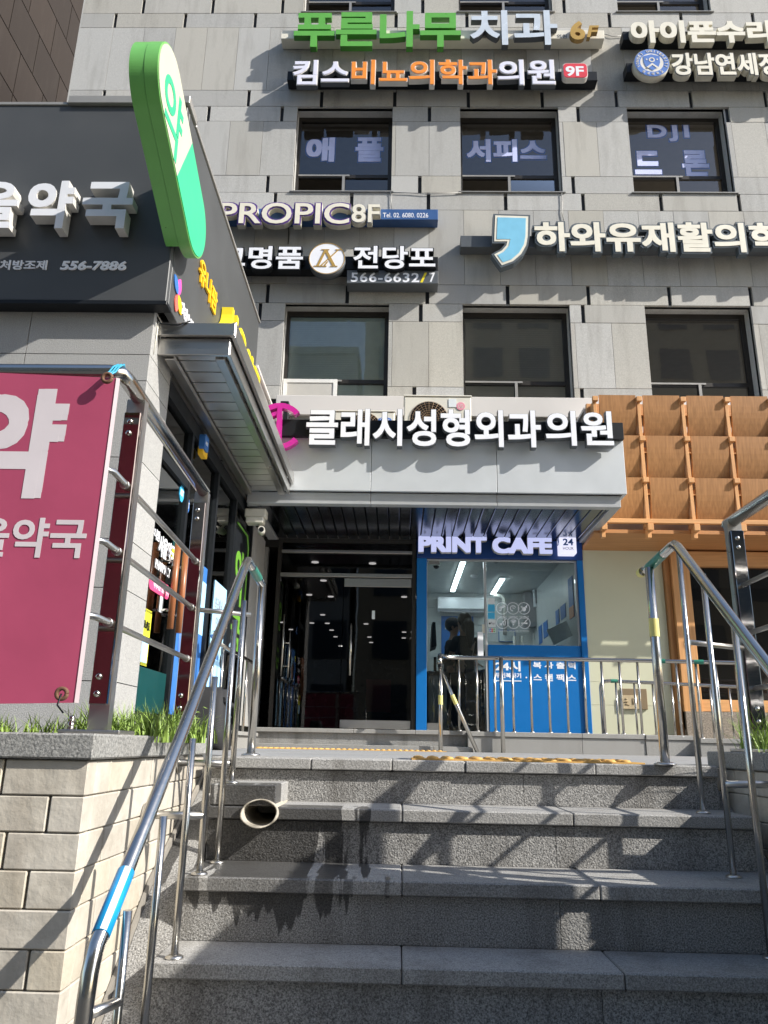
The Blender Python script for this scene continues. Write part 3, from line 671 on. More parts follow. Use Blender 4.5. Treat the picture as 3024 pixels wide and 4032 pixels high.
# shop sign
ps = thing('copy_shop_sign', 'glowing white PRINT CAFE letters on the dark blue board', 'shop sign', (1.1, 9.7, 2.5))
letters(ps, 'lettering', 'PRINT', (*zs(98, 229), *zs(660, 362)), 9.70, .09, 'litwhite', 'whiteside', .06)
letters(ps, 'lettering', 'CAFE', (*zs(703, 238), *zs(1195, 374)), 9.70, .09, 'litwhite', 'whiteside', .06)
a = P(*zs(1250, 230), 9.66); b = P(*zs(1393, 372), 9.66)
bx = thing('hours_light_box', 'small white lit cube reading 24 HOUR', 'light box', ((a.x+b.x)/2, 9.7, b.z))
MB().bev(a.x, b.x, 9.66, 9.826, b.z, a.z, .006).build('box', 'litbox', bx)
letters(bx, 'number', '24', (*zs(1280, 250), *zs(1365, 305)), 9.657, .003, 'blue', 'blue', .03)
letters(bx, 'hour_lettering', 'HOUR', (*zs(1280, 318), *zs(1366, 342)), 9.657, .003, 'greymark', 'greymark', .0)
mb = MB(); lay(mb, '24', (a.x-.003, 9.80, b.z+.13), (0, -1, 0), (0, 0, 1), .10, .10, .003, .03); mb.build('side_number', ['blue', 'blue'], bx)

# shop interior
cr_ = thing('copy_shop_room', 'white tiled copy shop interior seen through the glass', 'room', (1.3, 11.5, .23))
CB = 13.9
MB().box(.32, .36, 9.97, CB, .2, 2.75).box(2.40, 2.44, 9.97, CB, .2, 2.75).build('side_wall', 'tile', cr_)
mb = MB()
z = .2
while z < 2.7:
    x = .36 - (.15 if int(z*10) % 2 else 0)
    while x < 2.40: mb.box(max(x, .36)+.002, min(x+.3, 2.40)-.002, CB, CB+.02, z+.002, min(z+.15, 2.75)-.002); x += .3
    z += .15
mb.box(.30, 2.44, CB+.03, CB+.06, .2, 2.75); mb.build('tiled_back_wall', 'tile', cr_)
MB().box(.32, 2.44, 9.97, CB, .16, .2).build('floor_slab', 'floor', cr_); MB().box(.32, 2.44, 9.97, CB+.06, 2.72, 2.78).build('ceiling_panel', 'ceil', cr_)
def ceil_tube(p0, p1, label):
    a = PZ(*zs(*p0), 2.69); b = PZ(*zs(*p1), 2.69); x = (a.x+b.x)/2
    t = thing('ceiling_lamp', label, 'ceiling lamp', (x, a.y, 2.69), 'strip lamps in the copy shop')
    y0, y1 = sorted((a.y, min(b.y, CB-.1)))
    MB().bev(x-.045, x+.045, y0, y1, 2.69, 2.718).build('housing', 'white', t); MB().box(x-.036, x+.036, y0+.01, y1-.01, 2.680, 2.689).build('lit_tube', 'tube', t)
ceil_tube((475, 415), (375, 680), 'lit white strip lamp over the copy shop door side')
ceil_tube((785, 575), (708, 702), 'lit white strip lamp behind the round icon stickers')
def dome(px, label):
    p = PZ(*zs(*px), 2.66); t = thing('dome_camera', label, 'dome camera', (p.x, p.y, 2.72), 'ceiling dome cameras in the copy shop')
    MB().tube([(p.x, p.y, 2.72), (p.x, p.y, 2.67)], .06, 14).build('base', 'camwhite', t); MB().ball((p.x, p.y, 2.67), .045, 0, 12, 8).build('dome', 'black', t)
dome((245, 480), 'dome camera on the shop ceiling above the glass door'); dome((733, 432), 'dome camera on the shop ceiling just right of the door mullion')
p = PZ(*zs(555, 560), 2.70); sd_ = thing('smoke_detector', 'round white smoke detector on the copy shop ceiling', 'smoke detector', (p.x, p.y, 2.72)); MB().tube([(p.x, p.y, 2.72), (p.x, p.y, 2.70), (p.x, p.y, 2.68)], [.06, .06, .035], 14).build('housing', 'white', sd_)
a = P(*zs(258, 722), 13.65); b = P(*zs(655, 838), 13.65)
ac = thing('wall_air_conditioner', 'white wall air conditioner on the back wall of the copy shop', 'air conditioner', ((a.x+b.x)/2, 13.7, b.z))
MB().prism([(13.65, b.z+.03), (13.65, a.z-.03), (13.70, a.z), (13.89, a.z), (13.89, b.z), (13.70, b.z)], 'X', a.x, b.x).build('housing', 'white', ac)
MB().box(a.x+.03, b.x-.03, 13.66, 13.70, b.z-.035, b.z-.012).build('air_flap', 'greymark', ac)
ps2 = thing('wall_poster', 'blue poster on the shop back wall behind the women', 'poster', (.8, 13.88, 1.3)); pp = zbox(ps2, 'sheet', 285, 882, 552, 1195, 13.88, .008, 'poster')
letters(pp, 'poster_lettering', '내', (*zs(316, 968), *zs(352, 998)), 13.875, .003, 'white', 'white', .03)
ps3 = thing('framed_notice', 'pale square notice with blue border on the shop back wall', 'notice', (1.6, 13.88, 1.1)); o = zbox(ps3, 'border', 752, 994, 892, 1096, 13.88, .008, 'poster'); zbox(o, 'sheet', 758, 1000, 886, 1090, 13.876, .003, 'paper')
wh = thing('water_heater', 'tall grey boiler cabinet with pipes at the back of the copy shop', 'boiler', (2.0, 13.5, 1.5)); zbox(wh, 'cabinet', 965, 690, 1062, 965, 13.5, .25, 'greymark')
a = P(*zs(1000, 965), 12.5); MB().tube([(a.x-.06, 13.7, a.z), (a.x-.06, 13.7, a.z-.5)], .02, 8).tube([(a.x+.08, 13.7, a.z), (a.x+.08, 13.7, a.z-.5)], .02, 8).build('pipe', 'whiteside', wh)
a = P(*zs(715, 715), 13.7); b = P(*zs(800, 790), 13.7); MB().tube([(a.x, 13.7, a.z), (b.x-.05, 13.7, a.z), (b.x, 13.7, a.z-.06), (b.x, 13.7, a.z-.7)], .035, 10).build('duct', 'whiteside', wh)
sp = thing('wall_speaker', 'white wedge speaker high on the shop wall beside the boiler', 'speaker', (2.2, 13.5, 1.9)); zbox(sp, 'cabinet', 1040, 655, 1120, 805, 13.4, .2, 'white'); zbox(sp, 'grille', 1052, 668, 1112, 780, 13.395, .004, 'greymark')
# leaning white board on the counter, monitor, counter
cw = thing('white_lid', 'white copier lid tilted open behind the side window', 'copier lid', (2.0, 11, 1.3))
a = P(*zs(1146, 998), 10.8); b = P(*zs(1308, 920), 11.1); c = P(*zs(1372, 1035), 10.8); d = P(*zs(1205, 1120), 10.5)
MB().add([(v.x, v.y+k, v.z) for k in (0, .02) for v in (a, b, c, d)], [(0, 1, 2, 3), (7, 6, 5, 4), (0, 4, 5, 1), (1, 5, 6, 2), (2, 6, 7, 3), (3, 7, 4, 0)]).build('board', 'paper', cw)
cp_ = thing('photocopier', 'dark photocopier under the tilted white lid', 'photocopier', (1.95, 11.1, .2)); MB().bev(1.62, 2.30, 10.95, 11.5, .2, 1.18, .01).build('body', 'greymark', cp_); MB().bev(1.66, 2.26, 10.93, 10.95, .35, .75).build('paper_drawer', 'whiteside', cp_)
mo = thing('monitor', 'black monitor turned sideways inside the glass door', 'monitor', (.5, 10.6, 1.1))
a = P(*zs(205, 940), 10.6); b = P(*zs(245, 1150), 10.6); MB().prism([(a.x+.01, a.z), (a.x+.05, a.z), (b.x, b.z+.03), (a.x-.01, b.z)], 'Y', 10.5, 10.95).build('screen', 'black', mo); MB().box(.40, .62, 10.55, 10.8, 1.0, 1.02).tube([(.5, 10.68, 1.02), (.5, 10.68, 1.22)], .02, 8).build('stand', 'black', mo)
ct = thing('black_counter', 'black counter along the inside of the glass door', 'counter', (.7, 10.7, .2)); MB().bev(.37, .66, 10.4, 11.6, .96, 1.0).build('top', 'black', ct); MB().box(.40, .64, 10.45, 11.55, .2, .955).build('cabinet', 'greymark', ct)
bc = thing('self_service_terminal', 'black self service copier cabinet behind the glass door', 'copier', (.9, 11.6, .2)); MB().bev(.72, 1.30, 11.75, 12.2, .2, 1.12, .01).build('body', 'black', bc); MB().bev(.76, 1.26, 11.74, 11.752, .30, .62).build('drawer', 'darkframe', bc)
for k, (x0, y0, x1, y1, mm, lb_) in enumerate(((1318, 560, 1375, 905, 'poster', 'tall blue and orange poster nearest the window on the shop side wall'), (1258, 790, 1305, 905, 'poster', 'blue poster second from the window on the shop side wall'), (1218, 832, 1252, 950, 'poster', 'blue poster third from the window on the shop side wall'), (1118, 925, 1158, 1060, 'poster', 'low blue poster on the shop side wall beside the photocopier'), (1080, 960, 1112, 1110, 'poster', 'innermost low blue poster on the shop side wall'))):
    a = PX(*zs(x0, y0), 2.395); b = PX(*zs(x1, y1), 2.395); c = PX(*zs(x0, y1), 2.395)
    y0_, y1_ = sorted((a.y, b.y)); zt = PX(*zs((x0+x1)/2, y0), 2.395).z; zb_ = PX(*zs((x0+x1)/2, y1), 2.395).z
    y0_ = max(y0_, 9.98); y1_ = min(y1_, 13.85)
    if y1_ < y0_+.05: print('skip poster', k, y0_, y1_); continue
    t = thing('wall_poster', lb_, 'poster', (2.395, b.y, b.z), 'posters on the copy shop side wall')
    MB().box(2.39, 2.397, y0_, y1_, zb_, zt).build('sheet', mm, t)
    if k == 0: MB().box(2.387, 2.389, y0_, y1_, zb_, zb_+(zt-zb_)*.28).build('orange_strip', 'posterorange', t)

# ------------------------------------------------------------------ people in the shop
def skin_obj(name, pts, edges, mat, parent, sub=2):
    me = bpy.data.meshes.new(name); me.from_pydata([p[0] for p in pts], edges, []); me.materials.append(M[mat])
    o = bpy.data.objects.new(name, me); COL.objects.link(o)
    md = o.modifiers.new('Skin', 'SKIN'); md.use_smooth_shade = True
    sv = me.skin_vertices[0].data if me.skin_vertices else None
    if sv is None:
        bpy.context.view_layer.update(); sv = me.skin_vertices[0].data
    for i, p in enumerate(pts): r = p[1]; sv[i].radius = (r, r) if not isinstance(r, tuple) else r; sv[i].use_root = (i == 0)
    s = o.modifiers.new('Sub', 'SUBSURF'); s.levels = sub; s.render_levels = sub
    for p in me.polygons: p.use_smooth = True
    if parent: adopt(o, parent)
    return o
def person(label, x, y, z0, face, height=1.62, seat=False, hair='long'):
    """face = heading of the nose in degrees, 0 = +X, 90 = +Y"""
    k = height/1.62; c, s = math.cos(math.radians(face)), math.sin(math.radians(face))
    def W(f, l, z): return (x + (f*c - l*s)*k, y + (f*s + l*c)*k, z0 + z*k)     # forward, left, up
    t = thing('person', label, 'person', (x, y, z0), 'people in the copy shop')
    hz = .50 if seat else .86
    b = [(W(0, 0, hz), (.13, .10)), (W(.0, 0, hz+.18), (.12, .09)), (W(-.01, 0, hz+.36), (.145, .10)), (W(0, 0, hz+.50), (.10, .07)), (W(.015, 0, hz+.57), .042), (W(.03, 0, hz+.66), (.075, .085)), (W(.03, 0, hz+.74), (.075, .085))]
    e = [(0, 1), (1, 2), (2, 3), (3, 4), (4, 5), (5, 6)]
    for sd in (1, -1):
        n = len(b); b += [(W(-.01, .17*sd, hz+.45), .055), (W(.04, .22*sd, hz+.20), .042), (W(.24, .17*sd, hz+.17), .030), (W(.32, .15*sd, hz+.17), .032)]
        e += [(2, n), (n, n+1), (n+1, n+2), (n+2, n+3)]
        for kf in range(4):
            m = len(b); ll = (.15*sd + (kf-1.5)*.018); L_ = (.055, .07, .065, .05)[kf]
            b += [(W(.36, ll, hz+.165), .0085), (W(.36+L_*.6, ll, hz+.155), .008), (W(.36+L_, ll, hz+.13), .007)]; e += [(n+3, m), (m, m+1), (m+1, m+2)]
        m = len(b); b += [(W(.33, .15*sd-.035*sd, hz+.15), .010), (W(.37, .15*sd-.05*sd, hz+.135), .008)]; e += [(n+3, m), (m, m+1)]
        n = len(b)
        if seat: b += [(W(.05, .09*sd, hz-.02), .085), (W(.42, .11*sd, hz), .065), (W(.42, .11*sd, .10), .045), (W(.55, .11*sd, .04), .035)]
        else: b += [(W(0, .09*sd, hz-.08), .085), (W(.01, .10*sd, .46), .06), (W(-.01, .10*sd, .09), .04), (W(.13, .11*sd, .04), .035)]
        e += [(0, n), (n, n+1), (n+1, n+2), (n+2, n+3)]
    body = skin_obj('body', b, e, 'skin', t, 1)
    # face: nose, ears, eyes
    fz = hz+.70
    MB().ball(W(.115, 0, fz-.02), .014*k, 0, 8, 6, (1.2, 1, 1.4)).ball(W(.02, .082, fz-.01), .022*k, 0, 8, 6, (.8, .5, 1.2)).ball(W(.02, -.082, fz-.01), .022*k, 0, 8, 6, (.8, .5, 1.2)).build('nose_and_ears', 'skin', t)
    MB().ball(W(.10, .03, fz+.012), .010*k, 0, 8, 6).ball(W(.10, -.03, fz+.012), .010*k, 0, 8, 6).build('eyes', 'black', t)
    # clothes
    sh = [(W(0, 0, hz-.14), (.165, .125)), (W(0, 0, hz+.18), (.145, .115)), (W(-.01, 0, hz+.36), (.17, .125)), (W(0, 0, hz+.49), (.12, .085))]; se = [(0, 1), (1, 2), (2, 3)]
    for sd in (1, -1):
        n = len(sh); sh += [(W(-.01, .175*sd, hz+.44), .08), (W(.03, .225*sd, hz+.26), .07)]; se += [(2, n), (n, n+1)]
    skin_obj('shirt', sh, se, 'cloth', t, 1)
    tr = [(W(0, 0, hz-.01), (.15, .12))]; te = []
    for sd in (1, -1):
        n = len(tr)
        tr += ([(W(.05, .09*sd, hz-.02), .10), (W(.42, .11*sd, hz), .085), (W(.42, .11*sd, .12), .07)] if seat else [(W(0, .09*sd, hz-.09), .105), (W(.01, .10*sd, .46), .085), (W(-.01, .10*sd, .10), .075)]); te += [(0, n), (n, n+1), (n+1, n+2)]
    skin_obj('trousers', tr, te, 'cloth', t, 1)
    hb = MB(); hb.ball(W(-.012, 0, fz+.045), .105*k, 0, 14, 10, (1.0, .95, 1.05))
    if hair == 'long':
        hb.ball(W(-.045, 0, fz-.05), .085*k, 0, 12, 8, (.9, 1.0, 1.2)); hb.tube([W(-.06, 0, fz+.02), W(-.11, 0, fz-.04), W(-.13, 0, fz-.2), W(-.12, 0, fz-.38)], [.07*k, .075*k, .06*k, .02*k], 10)
    hb.build('hair' if hair != 'cap' else 'hair', 'hair', t)
    if hair == 'cap':
        MB().ball(W(.0, 0, fz+.065), .112*k, 0, 14, 8, (1, .96, .85)).add([W(.08, .07, fz+.06), W(.19, .05, fz+.045), W(.19, -.05, fz+.045), W(.08, -.07, fz+.06), W(.08, .07, fz+.05), W(.19, .05, fz+.035), W(.19, -.05, fz+.035), W(.08, -.07, fz+.05)], [(0, 1, 2, 3), (7, 6, 5, 4), (0, 4, 5, 1), (1, 5, 6, 2), (2, 6, 7, 3)]).build('cap', 'capcloth', t)
    return t
a = P(*zs(460, 890), 11.05)
person('woman in black shirt with long tied hair standing with her back to the glass door', a.x+.02, 11.05, .2, 125, (a.z-.2)*.985, False, 'long')
a = P(*zs(378, 925), 11.55)
person('person in dark cap facing the long haired woman in the copy shop', a.x, 11.62, .2, -15, (a.z-.2)*.985, False, 'cap')
a = P(*zs(690, 1030), 11.0)
person('person with short black hair sitting low behind the blue panel', a.x, 11.15, .2, 100, 1.46, True, 'short')
sto = thing('stool', 'small stool under the seated person in the copy shop', 'stool', (a.x, 11.15, .2))
MB().tube([(a.x, 11.15, .56), (a.x, 11.15, .60)], .16, 16).build('seat', 'black', sto)
for k in range(3):
    t_ = k*2.1; MB().tube([(a.x+.10*math.cos(t_), 11.15+.10*math.sin(t_), .56), (a.x+.15*math.cos(t_), 11.15+.15*math.sin(t_), .2)], .012, 8).build('leg', 'chrome', sto)

# ================================================================== SIGNS ON THE FACADE
LF = 9.68
def sign(label, px, py, cat='shop sign'):
    p = P(px, py, 9.8); return thing('wall_sign', label, cat, (p.x, 9.9, p.z), 'lettered signs on the grey facade')
# A
s = sign('green and silver letter sign on a white bar, topmost on the facade', 1700, 150)
bar(s, (*q(2, 165, 196), *q(3, 600, 250)), 9.79, .20, 'cream')
letters(s, 'lettering', '푸른나무', (1153, 43, 1816, 184), LF, .10, 'green', 'greenside', .030, space=.98)
letters(s, 'lettering', '치과', (1852, 40, 2199, 176), LF, .10, 'silver', 'darkside', .022)
letters(s, 'small_lettering', '의원', (*q(3, 291, 222), *q(3, 357, 248)), 9.788, .004, 'darkside', 'darkside', .01)
letters(s, 'floor_number', '6', (*q(3, 380, 136), *q(3, 478, 256)), LF, .08, 'gold', 'goldside', .03)
letters(s, 'floor_number', 'F', (*q(3, 486, 164), *q(3, 570, 240)), LF, .08, 'gold', 'goldside', .02, shear=.2)
# B
s = sign('white and orange letter sign with a red floor badge', 1750, 290)
bar(s, (*q(2, 205, 462), *q(3, 555, 520)), 9.80, .19, 'black')
letters(s, 'lettering', '킴스', (*q(2, 235, 388), *q(2, 598, 546)), LF, .09, 'lilac', 'darkside', .02, (.012, 'edgewhite', 'darkside'))
letters(s, 'lettering', '비뇨의학과', (*q(2, 616, 386), *q(2, 1562, 544)), LF, .09, 'orange', 'edgewhite', .02, (.012, 'edgewhite', 'edgewhite'))
letters(s, 'lettering', '의원', (1962, *q(2, 0, 386)[1:], 2187, *q(2, 0, 546)[1:]), LF, .09, 'lilac', 'darkside', .02, (.012, 'edgewhite', 'darkside'))
a = P(*q(3, 326, 410), 9.70); b = P(*q(3, 494, 508), 9.70)
def rrect(x0, x1, z0, z1, r, n=5):
    out = []
    for cx, cz, t0 in ((x1-r, z1-r, 0), (x0+r, z1-r, 90), (x0+r, z0+r, 180), (x1-r, z0+r, 270)):
        out += [(cx+r*math.cos(math.radians(t0+90*i/n)), cz+r*math.sin(math.radians(t0+90*i/n))) for i in range(n+1)]
    return out
bd = MB().prism(rrect(a.x, b.x, b.z, a.z, .07), 'Y', 9.70, 9.80).build('floor_badge', 'edgewhite', s)
MB().prism(rrect(a.x+.012, b.x-.012, b.z+.012, a.z-.012, .06), 'Y', 9.692, 9.699).build('face', 'red', bd)
letters(bd, 'floor_number', '9F', (*q(3, 350, 428), *q(3, 468, 492)), 9.690, .004, 'white', 'white', .03)
# C
s = sign('cream block letter sign cut by the right edge, beside the silver letters', 2750, 130)
bar(s, (*q(3, 716, 203), *q(3, 1900, 258)), 9.80, .19, 'black')
letters(s, 'lettering', '아이폰수리', (*q(3, 776, 131), *q(3, 1694, 276)), LF, .11, 'cream', 'creamside', .045)
# D
s = sign('cream letter sign with a round blue university emblem', 2750, 250)
bar(s, (*q(3, 740, 408), *q(3, 1900, 468)), 9.80, .19, 'black')
letters(s, 'lettering', '강남연세정형외과', (*q(3, 1044, 341), *q(3, 2180, 486)), LF, .11, 'cream', 'creamside', .03, (.012, 'darkside', 'creamside'))
c = P(*q(3, 906, 406), 9.66); rr = P(*q(3, 1021, 406), 9.66).x - c.x
em = MB().prism([(c.x+rr*math.cos(t*math.pi/24), c.z+rr*math.sin(t*math.pi/24)) for t in range(48)], 'Y', 9.665, 9.79, 0, True).build('emblem', 'creamside', s)
mb = MB(); ring(mb, Vector((c.x, 0, c.z)), rr*.66, rr*.97, 9.657, 40, 0, .007); mb.build('blue_ring', 'blue', em)
MB().prism([(c.x+rr*.66*math.cos(t*math.pi/20), c.z+rr*.66*math.sin(t*math.pi/20)) for t in range(40)], 'Y', 9.658, 9.664).build('white_disc', 'edgewhite', em)
shp = [(-.46, .44), (0, .58), (.46, .44), (.46, -.02), (.36, -.30), (0, -.58), (-.36, -.30), (-.46, -.02)]
MB().prism([(c.x+x*rr, c.z+z*rr) for x, z in shp], 'Y', 9.652, 9.6575).build('shield', 'blue', em)
mb = MB(); ring(mb, Vector((c.x, 0, c.z+rr*.17)), rr*.10, rr*.17, 9.648, 20, 0, .004)
mb.prism([(c.x+x*rr, c.z+z*rr) for x, z in ((0, -.06), (.34, -.36), (.24, -.42), (0, -.20), (-.24, -.42), (-.34, -.36))], 'Y', 9.648, 9.652)
mb.ball((c.x-rr*.3, 9.650, c.z+rr*.2), rr*.05, 0, 8, 5, (1, .1, 1)).ball((c.x+rr*.3, 9.650, c.z+rr*.2), rr*.05, 0, 8, 5, (1, .1, 1)).build('shield_mark', 'edgewhite', em)
mb = MB()
def around(mb, txt, t0, t1, rad, hh, flip=False):
    for i, ch in enumerate(txt):
        if ch == ' ': continue
        t = math.radians(t0+(t1-t0)*i/(len(txt)-1)); p = Vector((c.x+rr*rad*math.cos(t), 9.652, c.z+rr*rad*math.sin(t)))
        v = Vector((math.cos(t), 0, math.sin(t)))*(-1 if flip else 1); u = Vector((v.z, 0, -v.x))
        wd_ = hh*(.25 if ch == 'I' else .8); lay(mb, ch, p-u*wd_/2-v*hh/2, u, v, wd_, hh, .004, .02)
around(mb, 'YONSEI UNIVERSITY', 200, -20, .815, rr*.17); around(mb, '연세대학교', 232, 308, .815, rr*.18, True)
mb.build('ring_lettering', ['edgewhite', 'edgewhite'], em)
# E
s = sign('cream sign with purple outlines and a blue telephone bar', 1400, 850)
bar(s, (780, 822, *q(2, 1180, 1420)), 9.80, .19, 'navy')
letters(s, 'lettering', 'PROPIC', (858, 798, 1374, 880), LF, .11, 'cream', 'creamside', .012, (.022, 'purple', 'creamside'))
letters(s, 'floor_number', '8F', (*q(2, 618, 1322), *q(2, 800, 1440)), LF, .10, 'cream', 'creamside', .012, (.012, 'greymark', 'creamside'))
letters(s, 'phone_lettering', 'Tel. 02. 6080. 0226', (*q(2, 822, 1379), *q(2, 1116, 1409)), 9.798, .004, 'white', 'white', .004)
# F
s = sign('white letter pawnshop sign on black with a round gold monogram', 1400, 1030)
bar(s, (700, 1008, *q(2, 1180, 1745)), 9.80, .19, 'black')
letters(s, 'lettering', '중고명품', (742, 968, 1190, 1058), LF, .10, 'white', 'black', .022, (.016, 'black', 'black'))
letters(s, 'lettering', '전당포', (*q(2, 628, 1594), *q(2, 1162, 1742)), LF, .10, 'white', 'black', .022, (.016, 'black', 'black'))
c = P(*q(2, 459, 1672), 9.64); rr = P(*q(2, 577, 1672), 9.64).x - c.x
MB().prism([(c.x+rr*math.cos(t*math.pi/24), c.z+rr*math.sin(t*math.pi/24)) for t in range(48)], 'Y', 9.66, 9.80, 0, True).build('round_box', 'darkside', s)
em = MB().prism([(c.x+rr*.985*math.cos(t*math.pi/24), c.z+rr*.985*math.sin(t*math.pi/24)) for t in range(48)], 'Y', 9.65, 9.659, 0).build('round_face', 'white', s)
mb = MB(); ring(mb, Vector((c.x, 0, c.z)), rr*.955, rr*.99, 9.645, 40, 0, .004); mb.build('gold_ring', 'gold', em)
def stroke(mb, pts, wd, Y, th=.004):
    for (x0, z0), (x1, z1) in zip(pts, pts[1:]):
        d = Vector((x1-x0, z1-z0)).normalized(); n_ = Vector((-d.y, d.x))*wd/2
        mb.prism([(c.x+(x0)*rr+n_.x*rr, c.z+z0*rr+n_.y*rr), (c.x+x1*rr+n_.x*rr, c.z+z1*rr+n_.y*rr), (c.x+x1*rr-n_.x*rr, c.z+z1*rr-n_.y*rr), (c.x+x0*rr-n_.x*rr, c.z+z0*rr-n_.y*rr)], 'Y', Y, Y+th)
mb = MB(); stroke(mb, [(-.10, .55), (.42, -.5)], .16, 9.644); stroke(mb, [(.62, .55), (-.32, -.48)], .06, 9.6415, .006); stroke(mb, [(-.1, .52), (-.5, -.5)], .13, 9.6435); stroke(mb, [(-.7, -.5), (.0, -.5)], .06, 9.643); stroke(mb, [(-.32, .55), (.12, .55)], .05, 9.643); stroke(mb, [(.45, .55), (.8, .55)], .05, 9.643); stroke(mb, [(.2, -.5), (.6, -.5)], .05, 9.643); stroke(mb, [(-.1, -.45), (.06, -.2)], .06, 9.6425)
mb.build('monogram', 'gold', em)
bx2 = bar(s, (*q(2, 590, 1752), *q(2, 1181, 1836)), 9.76, .23, 'darkside', 'phone_box')
letters(bx2, 'phone_number', '566-6632', (*q(2, 614, 1766), *q(2, 1058, 1828)), 9.758, .004, 'white', 'white', .02, space=1.1)
letters(bx2, 'phone_number', '/', (*q(2, 1064, 1766), *q(2, 1108, 1830)), 9.757, .004, 'yellow', 'yellow', .02)
letters(bx2, 'phone_number', '7', (*q(2, 1124, 1766), *q(2, 1160, 1828)), 9.758, .004, 'white', 'white', .02)
# G
s = sign('cream letter sign with a big light blue comma', 2500, 930)
bar(s, (*q(2, 1326, 1532), *q(3, 1900, 1606)), 9.80, .19, 'darkside')
letters(s, 'lettering', '하와유재활의학과', (*q(3, 152, 1440), *q(3, 2020, 1632)), LF, .11, 'cream', 'darkside', .032, (.026, 'greyoutline', 'greyoutline'))
def comma(sc, Y):
    pts = [(1950, 848), (2080, 852), (2078, 930), (2072, 965), (2052, 1000), (2020, 1028), (1976, 1044), (1946, 1002), (1976, 986), (1994, 966), (1998, 950), (1946, 950)]
    cx = sum(p[0] for p in pts)/12; cy = sum(p[1] for p in pts)/12
    return [(P(cx+(x-cx)*sc+math.copysign(off_, x-cx)*0, cy+(y-cy)*sc, Y).x, P(cx+(x-cx)*sc, cy+(y-cy)*sc, Y).z) for (x, y) in pts for off_ in (0,)]
def inset(poly, d):
    n = len(poly); out = []
    ar = sum(poly[i][0]*poly[(i+1) % n][1]-poly[(i+1) % n][0]*poly[i][1] for i in range(n)); sg = 1 if ar > 0 else -1
    for i in range(n):
        p0, p1, p2 = Vector(poly[i-1]), Vector(poly[i]), Vector(poly[(i+1) % n])
        d1 = (p1-p0).normalized(); d2 = (p2-p1).normalized(); n1 = Vector((-d1.y, d1.x))*sg; n2 = Vector((-d2.y, d2.x))*sg
        b_ = n1+n2; b_ = b_*(d/max(.3, b_.dot(n1))) if b_.length else n1*d
        out.append((p1.x+b_.x, p1.y+b_.y))
    return out
base = comma(1, 9.67)
cm = MB().prism(inset(base, -.03), 'Y', 9.675, 9.80).build('comma_box', 'greyoutline', s)
MB().prism(base, 'Y', 9.669, 9.676).build('cream_rim', 'cream', cm); MB().prism(inset(base, .035), 'Y', 9.664, 9.6695).build('blue_face', 'skyblue', cm)
# H canopy sign
LH = 8.06
p = P(*(1100+800*.8439, 1500+230*.8439), 8.1)
s = thing('canopy_sign', 'white letter sign with a magenta monogram on the canopy front', 'shop sign', (p.x, 8.1, p.z))
def zc(x, y): return (1100+x*.8439, 1500+y*.8439)
bar(s, (1110, zc(0, 186)[1], zc(1608, 0)[0], zc(0, 264)[1]), 8.13, .065, 'black')
letters(s, 'lettering', '클래시성형외과', (*zc(121, 131), *zc(1224, 304)), LH, .08, 'white', 'darkside', .024, (.006, 'darkside', 'darkside'))
letters(s, 'lettering', '의원', (*zc(1246, 140), *zc(1563, 302)), LH, .08, 'white', 'darkside', .024, (.006, 'darkside', 'darkside'))
def zb3(x, y): return (600+x*.4219, 1200+y*.4219)
c = P(*zb3(1180, 1130), LH); r0 = P(*zb3(1180, 915), LH).z - c.z
def arc(mb, cx, cz, r_, t0, t1, wd, Y, th, n=16):
    o_ = [(cx+(r_)*math.cos(math.radians(t0+(t1-t0)*i/n)), cz+(r_)*math.sin(math.radians(t0+(t1-t0)*i/n))) for i in range(n+1)]
    i_ = [(cx+(r_-wd)*math.cos(math.radians(t0+(t1-t0)*i/n)), cz+(r_-wd)*math.sin(math.radians(t0+(t1-t0)*i/n))) for i in range(n+1)]
    for i in range(n): mb.prism([o_[i], o_[i+1], i_[i+1], i_[i]], 'Y', Y, Y+th)
mb = MB(); arc(mb, c.x, c.z, r0, 38, 322, r0*.22, LH, .085, 28)
mb.box(c.x-.028, c.x+.028, LH-.003, LH+.08, c.z-r0*.86, c.z+r0*.86); arc(mb, c.x-r0*.02, c.z+r0*.02, r0*.62, 95, 190, r0*.16, LH+.002, .08, 8)
mb.build('monogram', 'magenta', s)
MB().bev(-1.47, -1.37, 8.6, 8.7, 3.4, 4.04).build('bracket_post', 'black', s)

